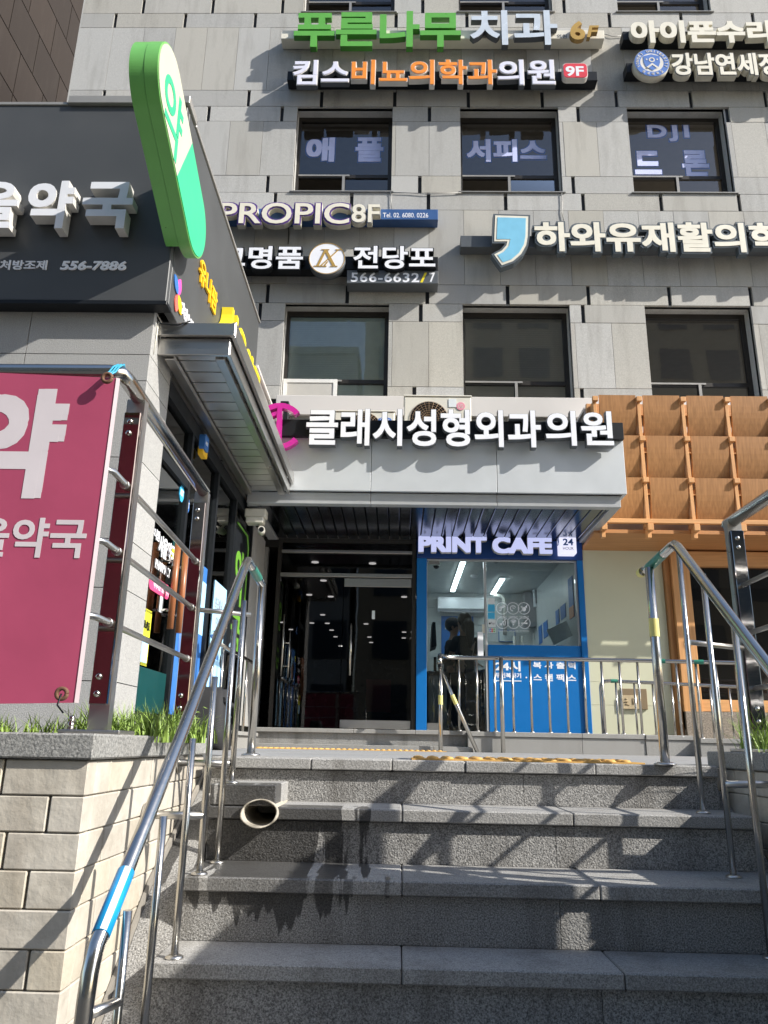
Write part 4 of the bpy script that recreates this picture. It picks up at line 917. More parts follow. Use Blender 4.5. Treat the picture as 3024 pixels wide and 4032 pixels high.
# ------------------------------------------------------------------ outdoor air conditioners on the canopy
def outdoor_unit(label, x0y0, x1y1, Y, fan_c, fan_r):
    a = P(*x0y0, Y); b = P(*x1y1, Y); zb_ = 3.50
    t = thing('outdoor_unit', label, 'air conditioner', ((a.x+b.x)/2, Y+.15, zb_), 'outdoor air conditioner units on the canopy')
    MB().bev(a.x, b.x, Y, Y+.33, zb_+.05, a.z, .012).bev(a.x-.008, b.x+.008, Y-.01, Y+.34, a.z+.001, a.z+.02).build('casing', 'acwhite', t)
    MB().box(a.x+.05, a.x+.12, Y+.02, Y+.31, zb_-.01, zb_+.049).box(b.x-.12, b.x-.05, Y+.02, Y+.31, zb_-.01, zb_+.049).build('foot', 'acwhite', t)
    c_ = P(*fan_c, Y); r_ = fan_r
    f_ = MB()
    for k in range(1, 9): ring(f_, Vector((c_.x, 0, c_.z)), r_*k/8-.004, r_*k/8, Y-.012, 32, 0, .006)
    for k in range(24): tt = 2*math.pi*k/24; f_.tube([(c_.x+r_*.12*math.cos(tt), Y-.012, c_.z+r_*.12*math.sin(tt)), (c_.x+r_*math.cos(tt), Y-.012, c_.z+r_*math.sin(tt))], .0025, 4)
    f_.build('fan_grille', 'acgrille', t)
    MB().prism([(c_.x+r_*.98*math.cos(k*math.pi/14), c_.z+r_*.98*math.sin(k*math.pi/14)) for k in range(28)], 'Y', Y-.004, Y-.0005).build('fan_opening', 'black', t)
    return t, a, b
t, a, b = outdoor_unit('big cream outdoor unit with a faded round pink mark', zc(583, 72), zc(897, 250), 9.2, zc(698, 178), .245)
d_ = P(*zc(846, 117), 9.19); MB().prism([(d_.x+.056*math.cos(k*math.pi/12), d_.z+.056*math.sin(k*math.pi/12)) for k in range(24)], 'Y', 9.192, 9.198).build('round_mark', 'pinkdot', t)
mb = MB(); lay(mb, 'LG', (d_.x-.03, 9.190, d_.z-.025), (1, 0, 0), (0, 0, 1), .06, .05, .002, .0); mb.build('mark_lettering', ['acwhite', 'acwhite'], t)
d_ = P(*zc(808, 103), 9.19); MB().box(d_.x-.05, d_.x+.05, 9.193, 9.198, d_.z-.055, d_.z+.06).build('paper_label', 'paper', t)
t, a, b = outdoor_unit('low cream outdoor unit with an oval blue badge', zc(258, 143), zc(537, 250), 9.0, zc(400, 215), .19)
d_ = P(*zc(492, 182), 8.99); MB().prism([(d_.x+.085*math.cos(k*math.pi/12), d_.z+.034*math.sin(k*math.pi/12)) for k in range(24)], 'Y', 8.984, 8.998).build('oval_badge', 'blue', t)
mb = MB(); lay(mb, 'Carrier', (d_.x-.06, 8.983, d_.z-.017), (1, 0, 0), (0, 0, 1), .12, .034, .003, .0, shear=.2); mb.build('badge_lettering', ['white', 'white'], t)

# ================================================================== PHARMACY BUILDING (left)
ph = thing('pharmacy_building', 'rough grey stone corner pharmacy with a charcoal fascia and glass side', 'building', (-3, 5, G0))
PXX, PY = -1.75, 4.80
mb = MB(); zs_ = [0.02, .40, .98, 1.30, 1.86, 2.42, 2.62, 2.98]
for z0, z1 in zip(zs_, zs_[1:]):
    xs_ = [-6.0, -4.6, -3.5 + .12*((z0*10) % 2), -2.62, PXX]
    for x0, x1 in zip(xs_, xs_[1:]): mb.box(x0+.003, x1-(.003 if x1 != PXX else .0), PY, PY+.04, z0+.003, z1-.003)
    mb.box(PXX-.04, PXX, PY+.042, 5.29, z0+.003, z1-.003)
mb.build('stone_wall', 'pharm', ph)
MB().box(PXX-.10, PXX-.02, 8.95, 9.86, .24, 2.6).build('end_pier', 'pharm', ph)
MB().prism([(-6, PY+.045), (PXX-.045, PY+.045), (PXX-.045, 5.28), (PXX-.30, 5.28), (PXX-.30, PY+.2), (-6, PY+.2)], 'Z', G0, 4.60).build('wall_core', 'mortar', ph)
MB().box(-6, PXX-.06, 9.86, 9.97, G0, 3.2).build('rear_wall', 'mortar', ph)
MB().box(-6, -1.8, 5.0, 9.8, 4.4, 4.5).build('roof_slab', 'black', ph)
fa = MB(); FX, FY = -1.645, 4.70; fz0, fz1 = 2.98, 4.66
fa.bev(-6, FX, FY, FY+.06, fz0, fz1, .005).bev(FX-.06, FX, FY+.062, 7.85, fz0, fz1, .005)
fo = fa.build('fascia', 'fascia', ph)
MB().bev(-6, FX+.012, FY-.012, FY+.1, fz0-.035, fz0-.001, .004).box(-6, FX-.07, FY+.07, 4.79, fz0-.03, fz0+.02).build('fascia_trim', 'black', ph)
MB().bev(-2.55, FX+.02, FY-.03, FY+.2, fz1+.001, fz1+.07, .004).bev(-6, -2.56, FY-.01, FY+.2, fz1+.001, fz1+.03).bev(FX-.08, FX+.015, FY+.21, 7.86, fz1+.001, fz1+.03).build('coping', 'greyframe', ph)
MB().box(-6, -1.72, 5.0, 7.8, fz0+.02, fz0+.06).build('fascia_floor', 'black', ph)
MB().box(-1.70, -1.655, 7.86, 9.9, 2.98, 4.1).bev(-1.66, -1.62, 7.86, 9.95, 4.1, 4.14).build('side_panel', 'whiteband', ph)
# letters on the front fascia
s = thing('fascia_lettering_sign', 'thick white letters on the charcoal front fascia of the pharmacy', 'shop sign', (-2.5, 4.6, 3.5))
letters(s, 'lettering', '서울', (-545*.6076, 1172*.6076, 82*.6076, 1478*.6076), 4.585, .10, 'white', 'whiteside', .03)
letters(s, 'lettering', '약', (*q(1, 146, 1170), *q(1, 446, 1478)), 4.585, .10, 'white', 'whiteside', .035)
letters(s, 'lettering', '국', (*q(1, 508, 1178), *q(1, 838, 1478)), 4.585, .10, 'white', 'whiteside', .035)
letters(s, 'small_lettering', '처방조제', (*q(1, -8, 1685), *q(1, 298, 1746)), 4.692, .012, 'white', 'white', .018)
letters(s, 'phone_number', '556-7886', (*q(1, 386, 1690), *q(1, 813, 1748)), 4.690, .012, 'white', 'white', .03, shear=.14)
# side fascia marks (facing +X)
def side(parent, name, body, y0, y1, z0, z1, X, depth, face, sd, off=.02, outline=None, shear=0.):
    mb = MB(); 
    if outline:
        lay(mb, body, (X, y0, z0), (0, 1, 0), (0, 0, 1), y1-y0, z1-z0, depth, off, 0, 1, shear, grow=outline[0], back=.004); ob = mb.build(name, [outline[1], outline[1]], parent)
        mb = MB(); lay(mb, body, (X, y0, z0), (0, 1, 0), (0, 0, 1), y1-y0, z1-z0, .006, off, 0, 1, shear); mb.build('face', [face, sd], ob); return ob
    lay(mb, body, (X, y0, z0), (0, 1, 0), (0, 0, 1), y1-y0, z1-z0, depth, off, 0, 1, shear); return mb.build(name, [face, sd], parent)
s = thing('side_fascia_sign', 'yellow raised letters and a four petal mark on the side fascia of the pharmacy', 'shop sign', (-1.64, 6.3, 3.4))
side(s, 'small_lettering', '유니팜', 5.36, 5.95, 3.60, 3.82, -1.625, .015, 'amber', 'amber', .02)
side(s, 'lettering', '서울약국', 6.05, 7.65, 3.48, 3.86, -1.535, .10, 'yellow', 'yellow', .035)
side(s, 'white_lettering', '처방조제', 5.02, 5.75, 3.06, 3.20, -1.635, .008, 'white', 'white', .02)
c0 = (4.92, 3.17)
for k, mm in enumerate(('hotpink', 'poster', 'coral', 'amber')):
    t0 = math.radians((78, 140, 262, 318)[k]); L_ = .15
    d_ = (math.cos(t0), math.sin(t0)); n_ = (-d_[1], d_[0]); pts = []
    for i in range(13):
        u_ = i/12; w_ = .045*math.sin(math.pi*u_)**.7; pts.append((c0[0]+d_[0]*L_*u_+n_[0]*w_, c0[1]+d_[1]*L_*u_+n_[1]*w_))
    for i in range(11, 0, -1):
        u_ = i/12; w_ = .045*math.sin(math.pi*u_)**.7; pts.append((c0[0]+d_[0]*L_*u_-n_[0]*w_, c0[1]+d_[1]*L_*u_-n_[1]*w_))
    MB().prism(pts, 'X', -1.644+.001*k, -1.636+.001*k).build('petal', mm, s)
# capsule sign
cs = thing('capsule_sign', 'tilted green and ivory capsule sign at the corner of the charcoal fascia', 'shop sign', (-1.6, 4.4, 3.9))
c1, c2, R_ = Vector((3.96, 4.05)), Vector((4.73, 3.68)), .275
def stadium(R2, a=None, b=None, n=48):
    d = (c2-c1).normalized(); th = math.atan2(d.y, d.x); out = []
    for i in range(n+1): t_ = th+math.pi/2+math.pi*i/n; out.append((c1.x+R2*math.cos(t_), c1.y+R2*math.sin(t_)))
    for i in range(n+1): t_ = th-math.pi/2+math.pi*i/n; out.append((c2.x+R2*math.cos(t_), c2.y+R2*math.sin(t_)))
    return out
MB().prism(stadium(R_), 'X', -1.588, -1.505, 0, False).build('front_shell', 'pill_green', cs)
def clipy(poly, y):
    out = []
    for i in range(len(poly)):
        a_, b_ = poly[i-1], poly[i]
        if (a_[0] <= y) != (b_[0] <= y): k_ = (y-a_[0])/(b_[0]-a_[0]); out.append((y, a_[1]+k_*(b_[1]-a_[1])))
        if b_[0] <= y: out.append(b_)
    return out
MB().prism(clipy(stadium(R_-.002), 4.685), 'X', -1.682, -1.590).build('back_shell', 'pill_green', cs)
d = (c2-c1).normalized(); mid_ = (c1+c2)/2
def half(poly, sg):
    out = []
    for i in range(len(poly)):
        a_, b_ = Vector(poly[i-1]), Vector(poly[i]); fa_ = (a_-mid_).dot(d)*sg; fb_ = (b_-mid_).dot(d)*sg
        if (fa_ >= 0) != (fb_ >= 0): k_ = fa_/(fa_-fb_); out.append(tuple(a_+(b_-a_)*k_))
        if fb_ >= 0: out.append(tuple(b_))
    return out
MB().prism(half(stadium(R_-.012), 1), 'X', -1.504, -1.499).build('green_face', 'mint', cs)
wf = MB().prism(half(stadium(R_-.012), -1), 'X', -1.504, -1.499).build('ivory_face', 'ivory', cs)
mb = MB(); lay(mb, '약', (-1.496, 3.84, 3.66), Vector((0, 1, .05)).normalized(), Vector((0, -.05, 1)).normalized(), .40, .48, .004, .012); mb.build('lettering', ['mint', 'mint'], wf)
mb = MB()
for yy, zz_ in ((3.75, 4.18), (4.15, 3.67), (4.55, 3.47)): mb.ball((-1.53, yy, zz_), .007, 0, 6, 4).ball((-1.65, yy, zz_), .007, 0, 6, 4)
mb.build('screws', 'black', cs)

# stainless awning
aw = thing('steel_awning', 'brushed stainless awning with slatted underside along the pharmacy glass', 'awning', (-1.5, 6.5, 2.75))
MB().bev(-1.77, -1.195, 4.90, 4.93, 2.83, 2.93, .003).bev(-1.225, -1.195, 4.932, 8.19, 2.83, 2.955, .003).box(-1.76, -1.23, 4.94, 8.18, 2.92, 2.94).build('fascia_box', 'brushed', aw)
MB().bev(-1.75, -1.235, 4.945, 4.975, 2.70, 2.828, .003).bev(-1.265, -1.235, 4.977, 8.19, 2.72, 2.828, .003).bev(-1.35, -1.285, 5.02, 8.17, 2.70, 2.74, .003).bev(-1.72, -1.65, 5.02, 8.17, 2.70, 2.74, .003).build('lower_rim', 'brushed', aw)
mb = MB(); y = 4.98
while y < 8.15: mb.box(-1.755, -1.24, y, y+.165, 2.760, 2.775); y += .18
mb.build('underside_slats', 'slat', aw)
a = MB().tube([(-1.77, 4.86, 2.98), (-1.72, 4.87, 2.90), (-1.60, 4.88, 2.90), (-1.52, 4.90, 2.945)], .006, 6)
tag(a.build('loose_cable', 'black'), 'loose black cable hanging over the awning end', 'cable')
a = MB().tube([(-1.745, 4.88, 2.95), (-1.742, 4.87, 2.80), (-1.75, 4.87, 2.66)], .005, 6)
tag(a.build('loose_cable', 'camwhite'), 'thin white cable hanging down the awning corner', 'cable')

# pharmacy glass side
gl = thing('pharmacy_shopfront', 'dark framed glass shopfront and door along the pharmacy side', 'shopfront', (-1.75, 7, .16))
mb = MB(); GX = -1.80
YM = [5.30, 6.10, PX(838, 2200, -1.76).y, PX(918, 2200, -1.76).y, 8.92]
mb.box(GX-.05, GX+.04, 5.29, 8.95, 2.56, 2.69).box(GX-.05, GX+.04, 5.29, 8.95, .16, .24)
for y in YM: mb.box(GX-.048, GX+.038, y-.03, y+.03, .24, 2.56)
mb.box(GX-.046, GX+.036, 5.33, 6.07, 2.06, 2.14)
mb.build('frame', 'black', gl)
MB().box(GX-.03, GX+.06, 5.29, 8.93, 2.691, 2.79).build('header_trim', 'brushed', gl)
MB().box(GX-.006, GX, 6.13, YM[2]-.03, .24, 2.56).box(GX-.006, GX, YM[2]+.03, YM[3]-.03, .24, 2.56).box(GX-.006, GX, YM[3]+.03, 8.89, .24, 2.56).box(GX-.006, GX, 5.33, 6.07, 2.14, 2.56).build('glass', 'pharmglass', gl)
d1 = MB().box(GX-.004, GX+.006, 5.335, 6.065, .25, 2.055).build('glass_door', 'pharmglass', gl)
for yy, nm in ((5.77, 'handle'), (6.0, 'handle')):
    MB().tube([(GX+.09, yy, .86), (GX+.09, yy, 1.52)], .025, 12).build(nm, 'handle', d1)
    mb = MB()
    for z in (1.0, 1.38): mb.tube([(GX+.006, yy, z), (GX+.09, yy, z)], .012, 8)
    mb.build('handle_bracket', 'chrome', d1)
side(d1, 'door_lettering', '유니팜', 5.36, 5.56, 1.47, 1.55, GX+.012, .003, 'white', 'white', .02)
side(d1, 'door_lettering', '서울약국', 5.56, 5.98, 1.38, 1.54, GX+.012, .003, 'white', 'white', .03)
side(d1, 'door_lettering', 'PHARMACY', 5.52, 5.90, 1.27, 1.34, GX+.012, .003, 'white', 'white', .005)
pl_ = MB().prism([(y, z) for y, z in rrect(5.42, 5.92, 1.10, 1.21, .05)], 'X', GX+.008, GX+.012).build('pink_label', 'pink', d1)
side(pl_, 'label_lettering', '아이타민 취급 약국', 5.52, 5.90, 1.125, 1.185, GX+.015, .003, 'white', 'white', .005)
for k, (y, mm) in enumerate(((6.0, 'sky_sticker'), (6.19, 'poster'))):
    o = MB().prism([(y+.065*math.cos(math.pi/8+i*math.pi/4), 2.0-.04*k+.075*math.sin(math.pi/8+i*math.pi/4)) for i in range(8)], 'X', GX+.008, GX+.012).build('octagon_sticker', mm, d1 if k == 0 else gl)
    side(o, 'sticker_lettering', 'ADT', y-.045, y+.045, 1.975-.04*k, 2.03-.04*k, GX+.014, .002, 'white', 'white', .02)
for y in (5.90, 6.14):
    MB().box(GX+.008, GX+.011, y, y+.11, 1.52, 1.62).build('green_sticker', 'teal', gl); MB().box(GX+.008, GX+.011, y, y+.11, 1.42, 1.515).build('yellow_sticker', 'posteryellow', gl)
MB().box(GX+.008, GX+.011, 5.72, 5.80, .98, 1.14).build('door_notice', 'paper', d1)
yp = thing('yellow_poster', 'yellow hanging poster with hatched edges on the pharmacy glass door', 'poster', (-1.78, 5.42, .5))
MB().box(GX+.010, GX+.014, 5.32, 5.55, .56, .95).build('sheet', 'posteryellow', yp); MB().box(GX+.0145, GX+.016, 5.34, 5.53, .58, .72).build('picture', 'posterpale', yp)
side(yp, 'poster_lettering', '하세요', 5.39, 5.53, .80, .87, GX+.018, .003, 'black', 'black', .02); side(yp, 'poster_lettering', '의', 5.335, 5.38, .80, .87, GX+.018, .003, 'redmark', 'redmark', .02)
mb = MB()
for k in range(9):
    for z in (.562, .928): mb.prism([(5.325+k*.025, z), (5.335+k*.025, z), (5.345+k*.025, z+.018), (5.335+k*.025, z+.018)], 'X', GX+.0145, GX+.0165)
mb.build('hatched_edge', 'black', yp)
MB().box(GX+.007, GX+.010, 5.335, 6.065, .25, .55).build('teal_film', 'teal', d1)
# blue posters inside
t = thing('window_poster', 'deep blue poster with a woman in blue behind the second pharmacy pane', 'poster', (-1.85, 6.6, .3))
ya_, yb_ = 6.25, PX(828, 2300, -1.79).y
MB().box(GX+.004, GX+.007, 6.14, yb_, .26, 1.60).build('sheet', 'poster', t); MB().box(GX+.008, GX+.009, 6.45, yb_-.01, .98, 1.46).build('pale_picture', 'posterpale', t)
MB().ball((GX+.0085, 6.56, 1.20), .10, 0, 12, 8, (.03, 1, 1.35)).build('portrait_face', 'skin', t); MB().ball((GX+.008, 6.44, 1.25), .13, 0, 12, 8, (.02, 1, 1.4)).build('portrait_hair', 'hair', t); MB().ball((GX+.0085, 6.52, .84), .21, 0, 12, 8, (.02, 1, 1.1)).build('portrait_jacket', 'blue', t)
for i, ch in enumerate('마그네'): side(t, 'poster_lettering', ch, 6.66, 6.84, .70-i*.17, .83-i*.17, GX+.012, .003, 'white', 'white', .016)
t = thing('window_poster', 'pale blue lit poster with thin lettering behind the third pharmacy pane', 'poster', (-1.85, 7.6, .3))
pa_, pb_ = PX(848, 2300, -1.79).y, PX(906, 2330, -1.79).y
MB().box(GX+.004, GX+.007, pa_, pb_, .30, 1.57).build('sheet', 'posterpale', t)
for tx, za, zc1, f0, f1, mm in (('약국에서', 1.28, 1.42, .08, .55, 'greymark'), ('있을', 1.10, 1.24, .22, .50, 'greymark'), ('으세요', .94, 1.07, .06, .50, 'greymark'), ('상담하세요', .83, .88, .06, .55, 'poster')):
    side(t, 'poster_lettering', tx, pa_+(pb_-pa_)*f0, pa_+(pb_-pa_)*f1, za, zc1, GX+.010, .003, mm, mm, .0)
MB().ball((GX+.009, pb_-.16, .94), .05, 0, 10, 8, (.05, 1, 1.3)).ball((GX+.009, pb_-.16, .84), .08, 0, 10, 8, (.03, 1, .9)).build('small_portrait', 'hair', t)
# green outlined sign
t = thing('green_glass_sign', 'dark sign with green outlined lettering at the end of the pharmacy glass', 'shop sign', (-1.78, 8.4, 1.2))
MB().box(GX+.01, GX+.02, 8.08, 8.86, .95, 2.42).build('plate', 'black', t)
side(t, 'lettering', '약', 8.17, 8.66, 1.50, 2.12, GX+.026, .004, 'greenline', 'greenline', .035)
mb = MB()
pts = [(8.12, 2.36), (8.68, 2.36), (8.78, 2.24), (8.78, 1.0)]
mb.tube([(GX+.024, y, z) for y, z in pts], .012, 6); mb.build('outline', 'greenline', t)
side(t, 'lettering', '국', 8.17, 8.66, 1.0, 1.40, GX+.026, .004, 'greenline', 'greenline', .03)
# alarm box and camera
t = thing('alarm_box', 'blue and yellow security alarm box under the awning', 'alarm', (-1.72, 6.35, 2.5)); MB().prism([(y, z) for y, z in rrect(6.26, 6.40, 2.50, 2.64, .03)], 'X', GX+.04, GX+.09).build('blue_cover', 'poster', t); MB().prism([(y, z) for y, z in rrect(6.28, 6.44, 2.455, 2.54, .03)], 'X', GX+.03, GX+.075).build('yellow_base', 'amber', t)
side(t, 'lettering', 'ADT', 6.29, 6.37, 2.55, 2.585, GX+.093, .003, 'white', 'white', .02)
t = thing('security_camera', 'small white bullet camera below the awning end', 'camera', (-1.68, 8.5, 2.45)); MB().bev(-1.76, -1.52, 8.36, 8.52, 2.50, 2.60, .01).bev(-1.74, -1.54, 8.35, 8.5, 2.43, 2.498, .01).build('junction_box', 'camwhite', t)
b_ = MB().tube([(-1.58, 8.52, 2.36), (-1.54, 8.28, 2.33)], .04, 14).build('camera_body', 'camwhite', t); MB().tube([(-1.5396, 8.278, 2.3297), (-1.539, 8.272, 2.329)], .028, 12).build('lens', 'black', b_); MB().tube([(-1.60, 8.45, 2.43), (-1.575, 8.43, 2.37)], .015, 8).build('bracket', 'camwhite', t)
# inside the pharmacy
ir = thing('pharmacy_room', 'pale shelves and ceiling of the pharmacy behind its glass', 'room', (-3.4, 7, .2))
MB().box(-5.2, -5.1, 5.1, 9.8, .2, 2.9).box(-5.1, -1.90, 9.7, 9.78, .2, 2.9).build('wall', 'tile', ir); MB().box(-5.2, -1.86, 5.1, 9.8, 2.85, 2.95).build('ceiling_panel', 'ceil', ir); MB().box(-5.2, -1.86, 5.05, 9.8, .12, .16).build('floor_slab', 'floor', ir)
mb = MB()
for z in (.3, .7, 1.1, 1.5, 1.9): mb.box(-2.62, -2.3, 6.2, 9.2, z, z+.03)
mb.box(-2.66, -2.63, 6.2, 9.2, .2, 2.0); mb.build('shelves', 'ceil', ir)
mb = MB()
for z in (.33, .73, 1.13, 1.53):
    y = 6.25
    while y < 9.1:
        d_ = random.uniform(.06, .16); mb.box(-2.56, -2.34, y, y+d_-.01, z+.001, z+random.uniform(.14, .3)); y += d_
mb.build('medicine_boxes', 'tile', ir)
# ledge, ledge railing and bag
lg = thing('pharmacy_ledge', 'pale stone ledge and low wall under the pharmacy glass', 'ledge', (-1.65, 7, 0)); MB().bev(-1.80, -1.58, 4.95, 9.12, .125, .165, .005).build('coping', 'kerb', lg)
mb = MB(); y = 4.97
while y < 9.0: mb.box(-1.80, -1.61, y+.003, y+.8-.003, -.02, .122); y += .8
mb.build('stone_wall', 'kerb', lg)
rl = thing('ledge_railing', 'short stainless railing on the ledge beside the pharmacy glass', 'railing', (-1.62, 7.5, .165))
MB().tube([(-1.64, 6.9, .92), (-1.64, 8.9, .92)], .02, 10).build('top_rail', 'chrome', rl)
for y in (6.9, 7.3, 7.7, 8.1, 8.5, 8.9): MB().tube([(-1.64, y, .165), (-1.64, y, .92)], .014, 10).build('post', 'chrome', rl)
MB().ball((-1.64, 6.9, .97), .04).ball((-1.64, 7.7, .97), .04).build('ball_cap', 'chrome', rl)
bg_ = thing('black_bag', 'black bag leaning on the ledge between the railing bars', 'bag', (-1.45, 6.9, 0))
mb = MB(); a = PX(500+850*.4068, 2100+1870*.4068, -1.36)
bm = bmesh.new(); bmesh.ops.create_cube(bm, size=1)
bmesh.ops.subdivide_edges(bm, edges=bm.edges[:], cuts=3, use_grid_fill=True)
for v in bm.verts:
    z_ = v.co.z+.5; k_ = 1-.35*z_**2
    v.co = Vector((-1.40+v.co.x*.26*k_, a.y+v.co.y*.40*k_+.06*z_, .01+z_*.42+.02*math.sin(v.co.y*9)))
bm.verts.index_update(); mb.add([v.co[:] for v in bm.verts], [[v.index for v in f.verts] for f in bm.faces], 0, True); bm.free(); mb.build('bag_body', 'cloth', bg_)
MB().tube([(-1.30, a.y-.05, .36), (-1.26, a.y+.12, .32), (-1.25, a.y+.20, .20), (-1.26, a.y+.22, .03)], .02, 8).build('strap', 'cloth', bg_)

# ================================================================== PLANTERS, THEIR RAILS, BANNER AND SHADE PANEL
def planter(label, sx, xin, xout, yf, yb, ztop):
    """sx = +1: stairs lie to the right of it; xin = face towards the stairs"""
    t = thing('planter_wall', label, 'planter', (xin-sx*.5, yf, G0), 'brick planters beside the stairs')
    mb = MB(); zc_ = ztop-.065; bh = .0885; g = .0026
    r = 0; z = zc_-.003
    while z > G0:
        z0 = z-bh+g
        x = 0 - (.10 if r % 2 else 0.); L_ = abs(xout-xin)
        cuts = []
        while x < L_: cuts.append((max(0, x), min(L_, x+.188+(.0 if r % 3 else .03)))); x += .192+(.0 if r % 3 else .03)
        for a, b in cuts:
            if b-a < .03: continue
            xa, xb = xin-sx*(a+g/2), xin-sx*(b-g/2)
            if a == 0: xa = xin
            mb.bev(min(xa, xb), max(xa, xb), yf+random.uniform(0, .003), yf+.06, z0, z, .003)
        y = yf+.06+.006 + (.0 if r % 2 else -.08)
        while y < yb:
            ya, yb_ = max(y, yf+.064), min(y+.186, yb)
            if yb_-ya > .03:
                j = random.uniform(0, .003); xa, xb = xin-sx*j, xin-sx*.05; mb.bev(min(xa, xb), max(xa, xb), ya, yb_, z0, z, .003)
            y += .192
        z -= bh; r += 1
    mb.build('facing_bricks', 'brick', t)
    x0, x1 = sorted((xin-sx*.012, xout)); MB().box(x0, x1, yf+.015, yb-.005, G0, zc_-.004).build('mortar_core', 'mortar', t)
    mb = MB(); o_ = .016
    xs_ = [0, .62, 1.3, 2.0, 2.8, 4.0]
    for a, b in zip(xs_, xs_[1:]):
        if a > abs(xout-xin): break
        xa, xb = xin+sx*o_-sx*a - sx*.001, xin+sx*o_-sx*b+sx*.001; mb.bev(min(xa, xb), max(xa, xb), yf-o_, yf+.17, zc_, ztop, .005)
    ys_ = [yf+.172, yf+.48, yf+.82, yb]
    for a, b in zip(ys_, ys_[1:]):
        xa, xb = xin+sx*o_, xin-sx*.16; mb.bev(min(xa, xb), max(xa, xb), a, b-.002, zc_, ztop, .005)
    mb.build('cap_stone', 'cap', t)
    x0, x1 = sorted((xin-sx*.162, xout)); MB().box(x0, x1, yf+.172, yb+.2, ztop-.05, ztop-.02).build('soil_bed', 'soil', t)
    return t
planter('sandy brick planter wall with grass left of the stairs', 1, -.80, -4.2, 2.10, 3.36, .070)
planter('sandy brick planter wall right of the stairs', -1, 1.322, 5.2, 2.10, 3.45, .055)

def plate_post(label, x, y, zb, zt, plate, w=.054, bolts=True):
    t = thing('railing_post', label, 'post', (x, y, zb), 'plated posts of the planter railings')
    MB().bev(x-.09, x+.09, y-.07, y+.07, zb, zb+.012, .003).build('base_plate', 'brushed', t)
    MB().box(x-.030, x+.030, y-.006, y+.03, zb+.013, zt+.055).build('flat_bar', 'brushed', t)
    MB().bev(x-w/2, x+w/2, y-.026, y-.008, zb+.085, zt, .002).build('mirror_plate', plate, t)
    mb = MB()
    for z in (zt-.035, zt-.075, zb+.165, zb+.115): mb.ball((x-.004, y-.028, z), .0105, 0, 10, 6, (1, .9, 1))
    mb.build('dome_nut', 'chrome', t)
    mb = MB(); mb.tube([(x-.062, y-.045, zb+.012), (x-.062, y-.045, zb+.034)], .010, 6).ball((x-.062, y-.045, zb+.042), .010, 0, 8, 6); mb.build('anchor_bolt', 'chrome', t)
    return t
plate_post('bronze mirror plate post at the planter corner next to the maroon banner', -.885, 2.36, .07, 1.09, 'bronze')
plate_post('bronze mirror plate post at the rear end of the left planter, by the handrail', -.885, 3.27, .07, 1.065, 'bronze')
plate_post('plain base post under the maroon banner', -1.33, 2.30, .07, 1.06, 'bronze')
plate_post('dark mirror plate post on the right planter', 1.43, 3.22, .055, .955, 'smoke')
plate_post('dark mirror plate post on the front of the right planter', 1.43, 2.30, .055, .955, 'smoke')
# left planter railing
t = thing('planter_railing', 'stainless round tube railing around the left planter', 'railing', (-.88, 2.4, .07), 'planter railings')
rz0, rz1 = 1.160, 1.125
MB().tube([(-2.6, 2.19, 1.155), (-.915, 2.19, rz0), (-.885, 2.20, rz0), (-.88, 2.235, rz0), (-.88, 3.29, rz1)], .026, 14).build('top_rail', 'chrome', t)
for (z0, z1) in ((.843, .80), (.621, .60), (.397, .385)):
    MB().tube([(-2.6, 2.20, z0), (-.90, 2.20, z0), (-.88, 2.22, z0), (-.88, 3.30, z1)], .0105, 10).build('thin_rail', 'brushed', t)
    for y in (2.34, 3.25): MB().tube([(-.88, y-.02, z0+(z1-z0)*(y-2.15)/1.1), (-.88, y+.012, z0+(z1-z0)*(y-2.15)/1.1)], .015, 10).build('rail_collar', 'brushed', t)
MB().tube([(-.88, 3.30, .60), (-.66, 3.42, .60)], .0105, 8).build('link_rail', 'brushed', t)
# banner
bn = thing('hanging_banner', 'maroon vinyl banner with white lettering tied to the left planter railing', 'banner', (-1.3, 2.15, .14))
bx0, bx1, bz0, bz1 = -2.1, -.878, .150, 1.122
def bpt(u, v): # hangs nearly flat between its ties
    return Vector((bx0+(bx1-bx0)*u, 2.15 - .0012*math.sin(u*2.4+.6)*(.3+.7*v) - .0005*math.cos(v*5+u*3), bz0+(bz1-bz0)*v + (1-u)*.045*v - .012*math.sin(u*math.pi)*(1-v)))
N_, K_ = 26, 18; vs = []; fs = []
for j in range(K_+1):
    for i in range(N_+1): vs.append(bpt(i/N_, j/K_))
n0 = len(vs); vs += [v+Vector((0, .003, 0)) for v in vs]
for j in range(K_):
    for i in range(N_):
        a_ = j*(N_+1)+i; fs.append((a_, a_+1, a_+N_+2, a_+N_+1)); fs.append((n0+a_, n0+a_+N_+1, n0+a_+N_+2, n0+a_+1))
MB().add(vs, fs, 0, True).build('sheet', 'banner', bn)
hm = MB()
for j in range(K_):
    a_, b_ = bpt(1, j/K_), bpt(1, (j+1)/K_); hm.add([a_+Vector((-.0, -.002, 0)), b_+Vector((0, -.002, 0)), b_+Vector((.010, .004, 0)), a_+Vector((.010, .004, 0))], [(0, 1, 2, 3), (3, 2, 1, 0)])
hm.build('hem', 'bannerback', bn)
def bletters(body, px, off):
    a = P(px[0], px[3], 2.135); b = P(px[2], px[3], 2.135); c = P((px[0]+px[2])/2, px[1], 2.135)
    W_, H_ = b.x-a.x, c.z-a.z
    mb = MB(); lay(mb, body, (a.x, 0, a.z), (1, 0, 0), (0, 0, 1), W_, H_, .002, off)
    out = []
    for x_, y_, z_ in mb.v:
        u_ = (x_-bx0)/(bx1-bx0); v_ = (z_-bz0-(1-u_)*.045*.5)/(bz1-bz0); out.append((x_, 2.1480+y_*.15, z_))
    mb.v = out; mb.build('banner_lettering', ['bannerwhite', 'bannerwhite'], bn)
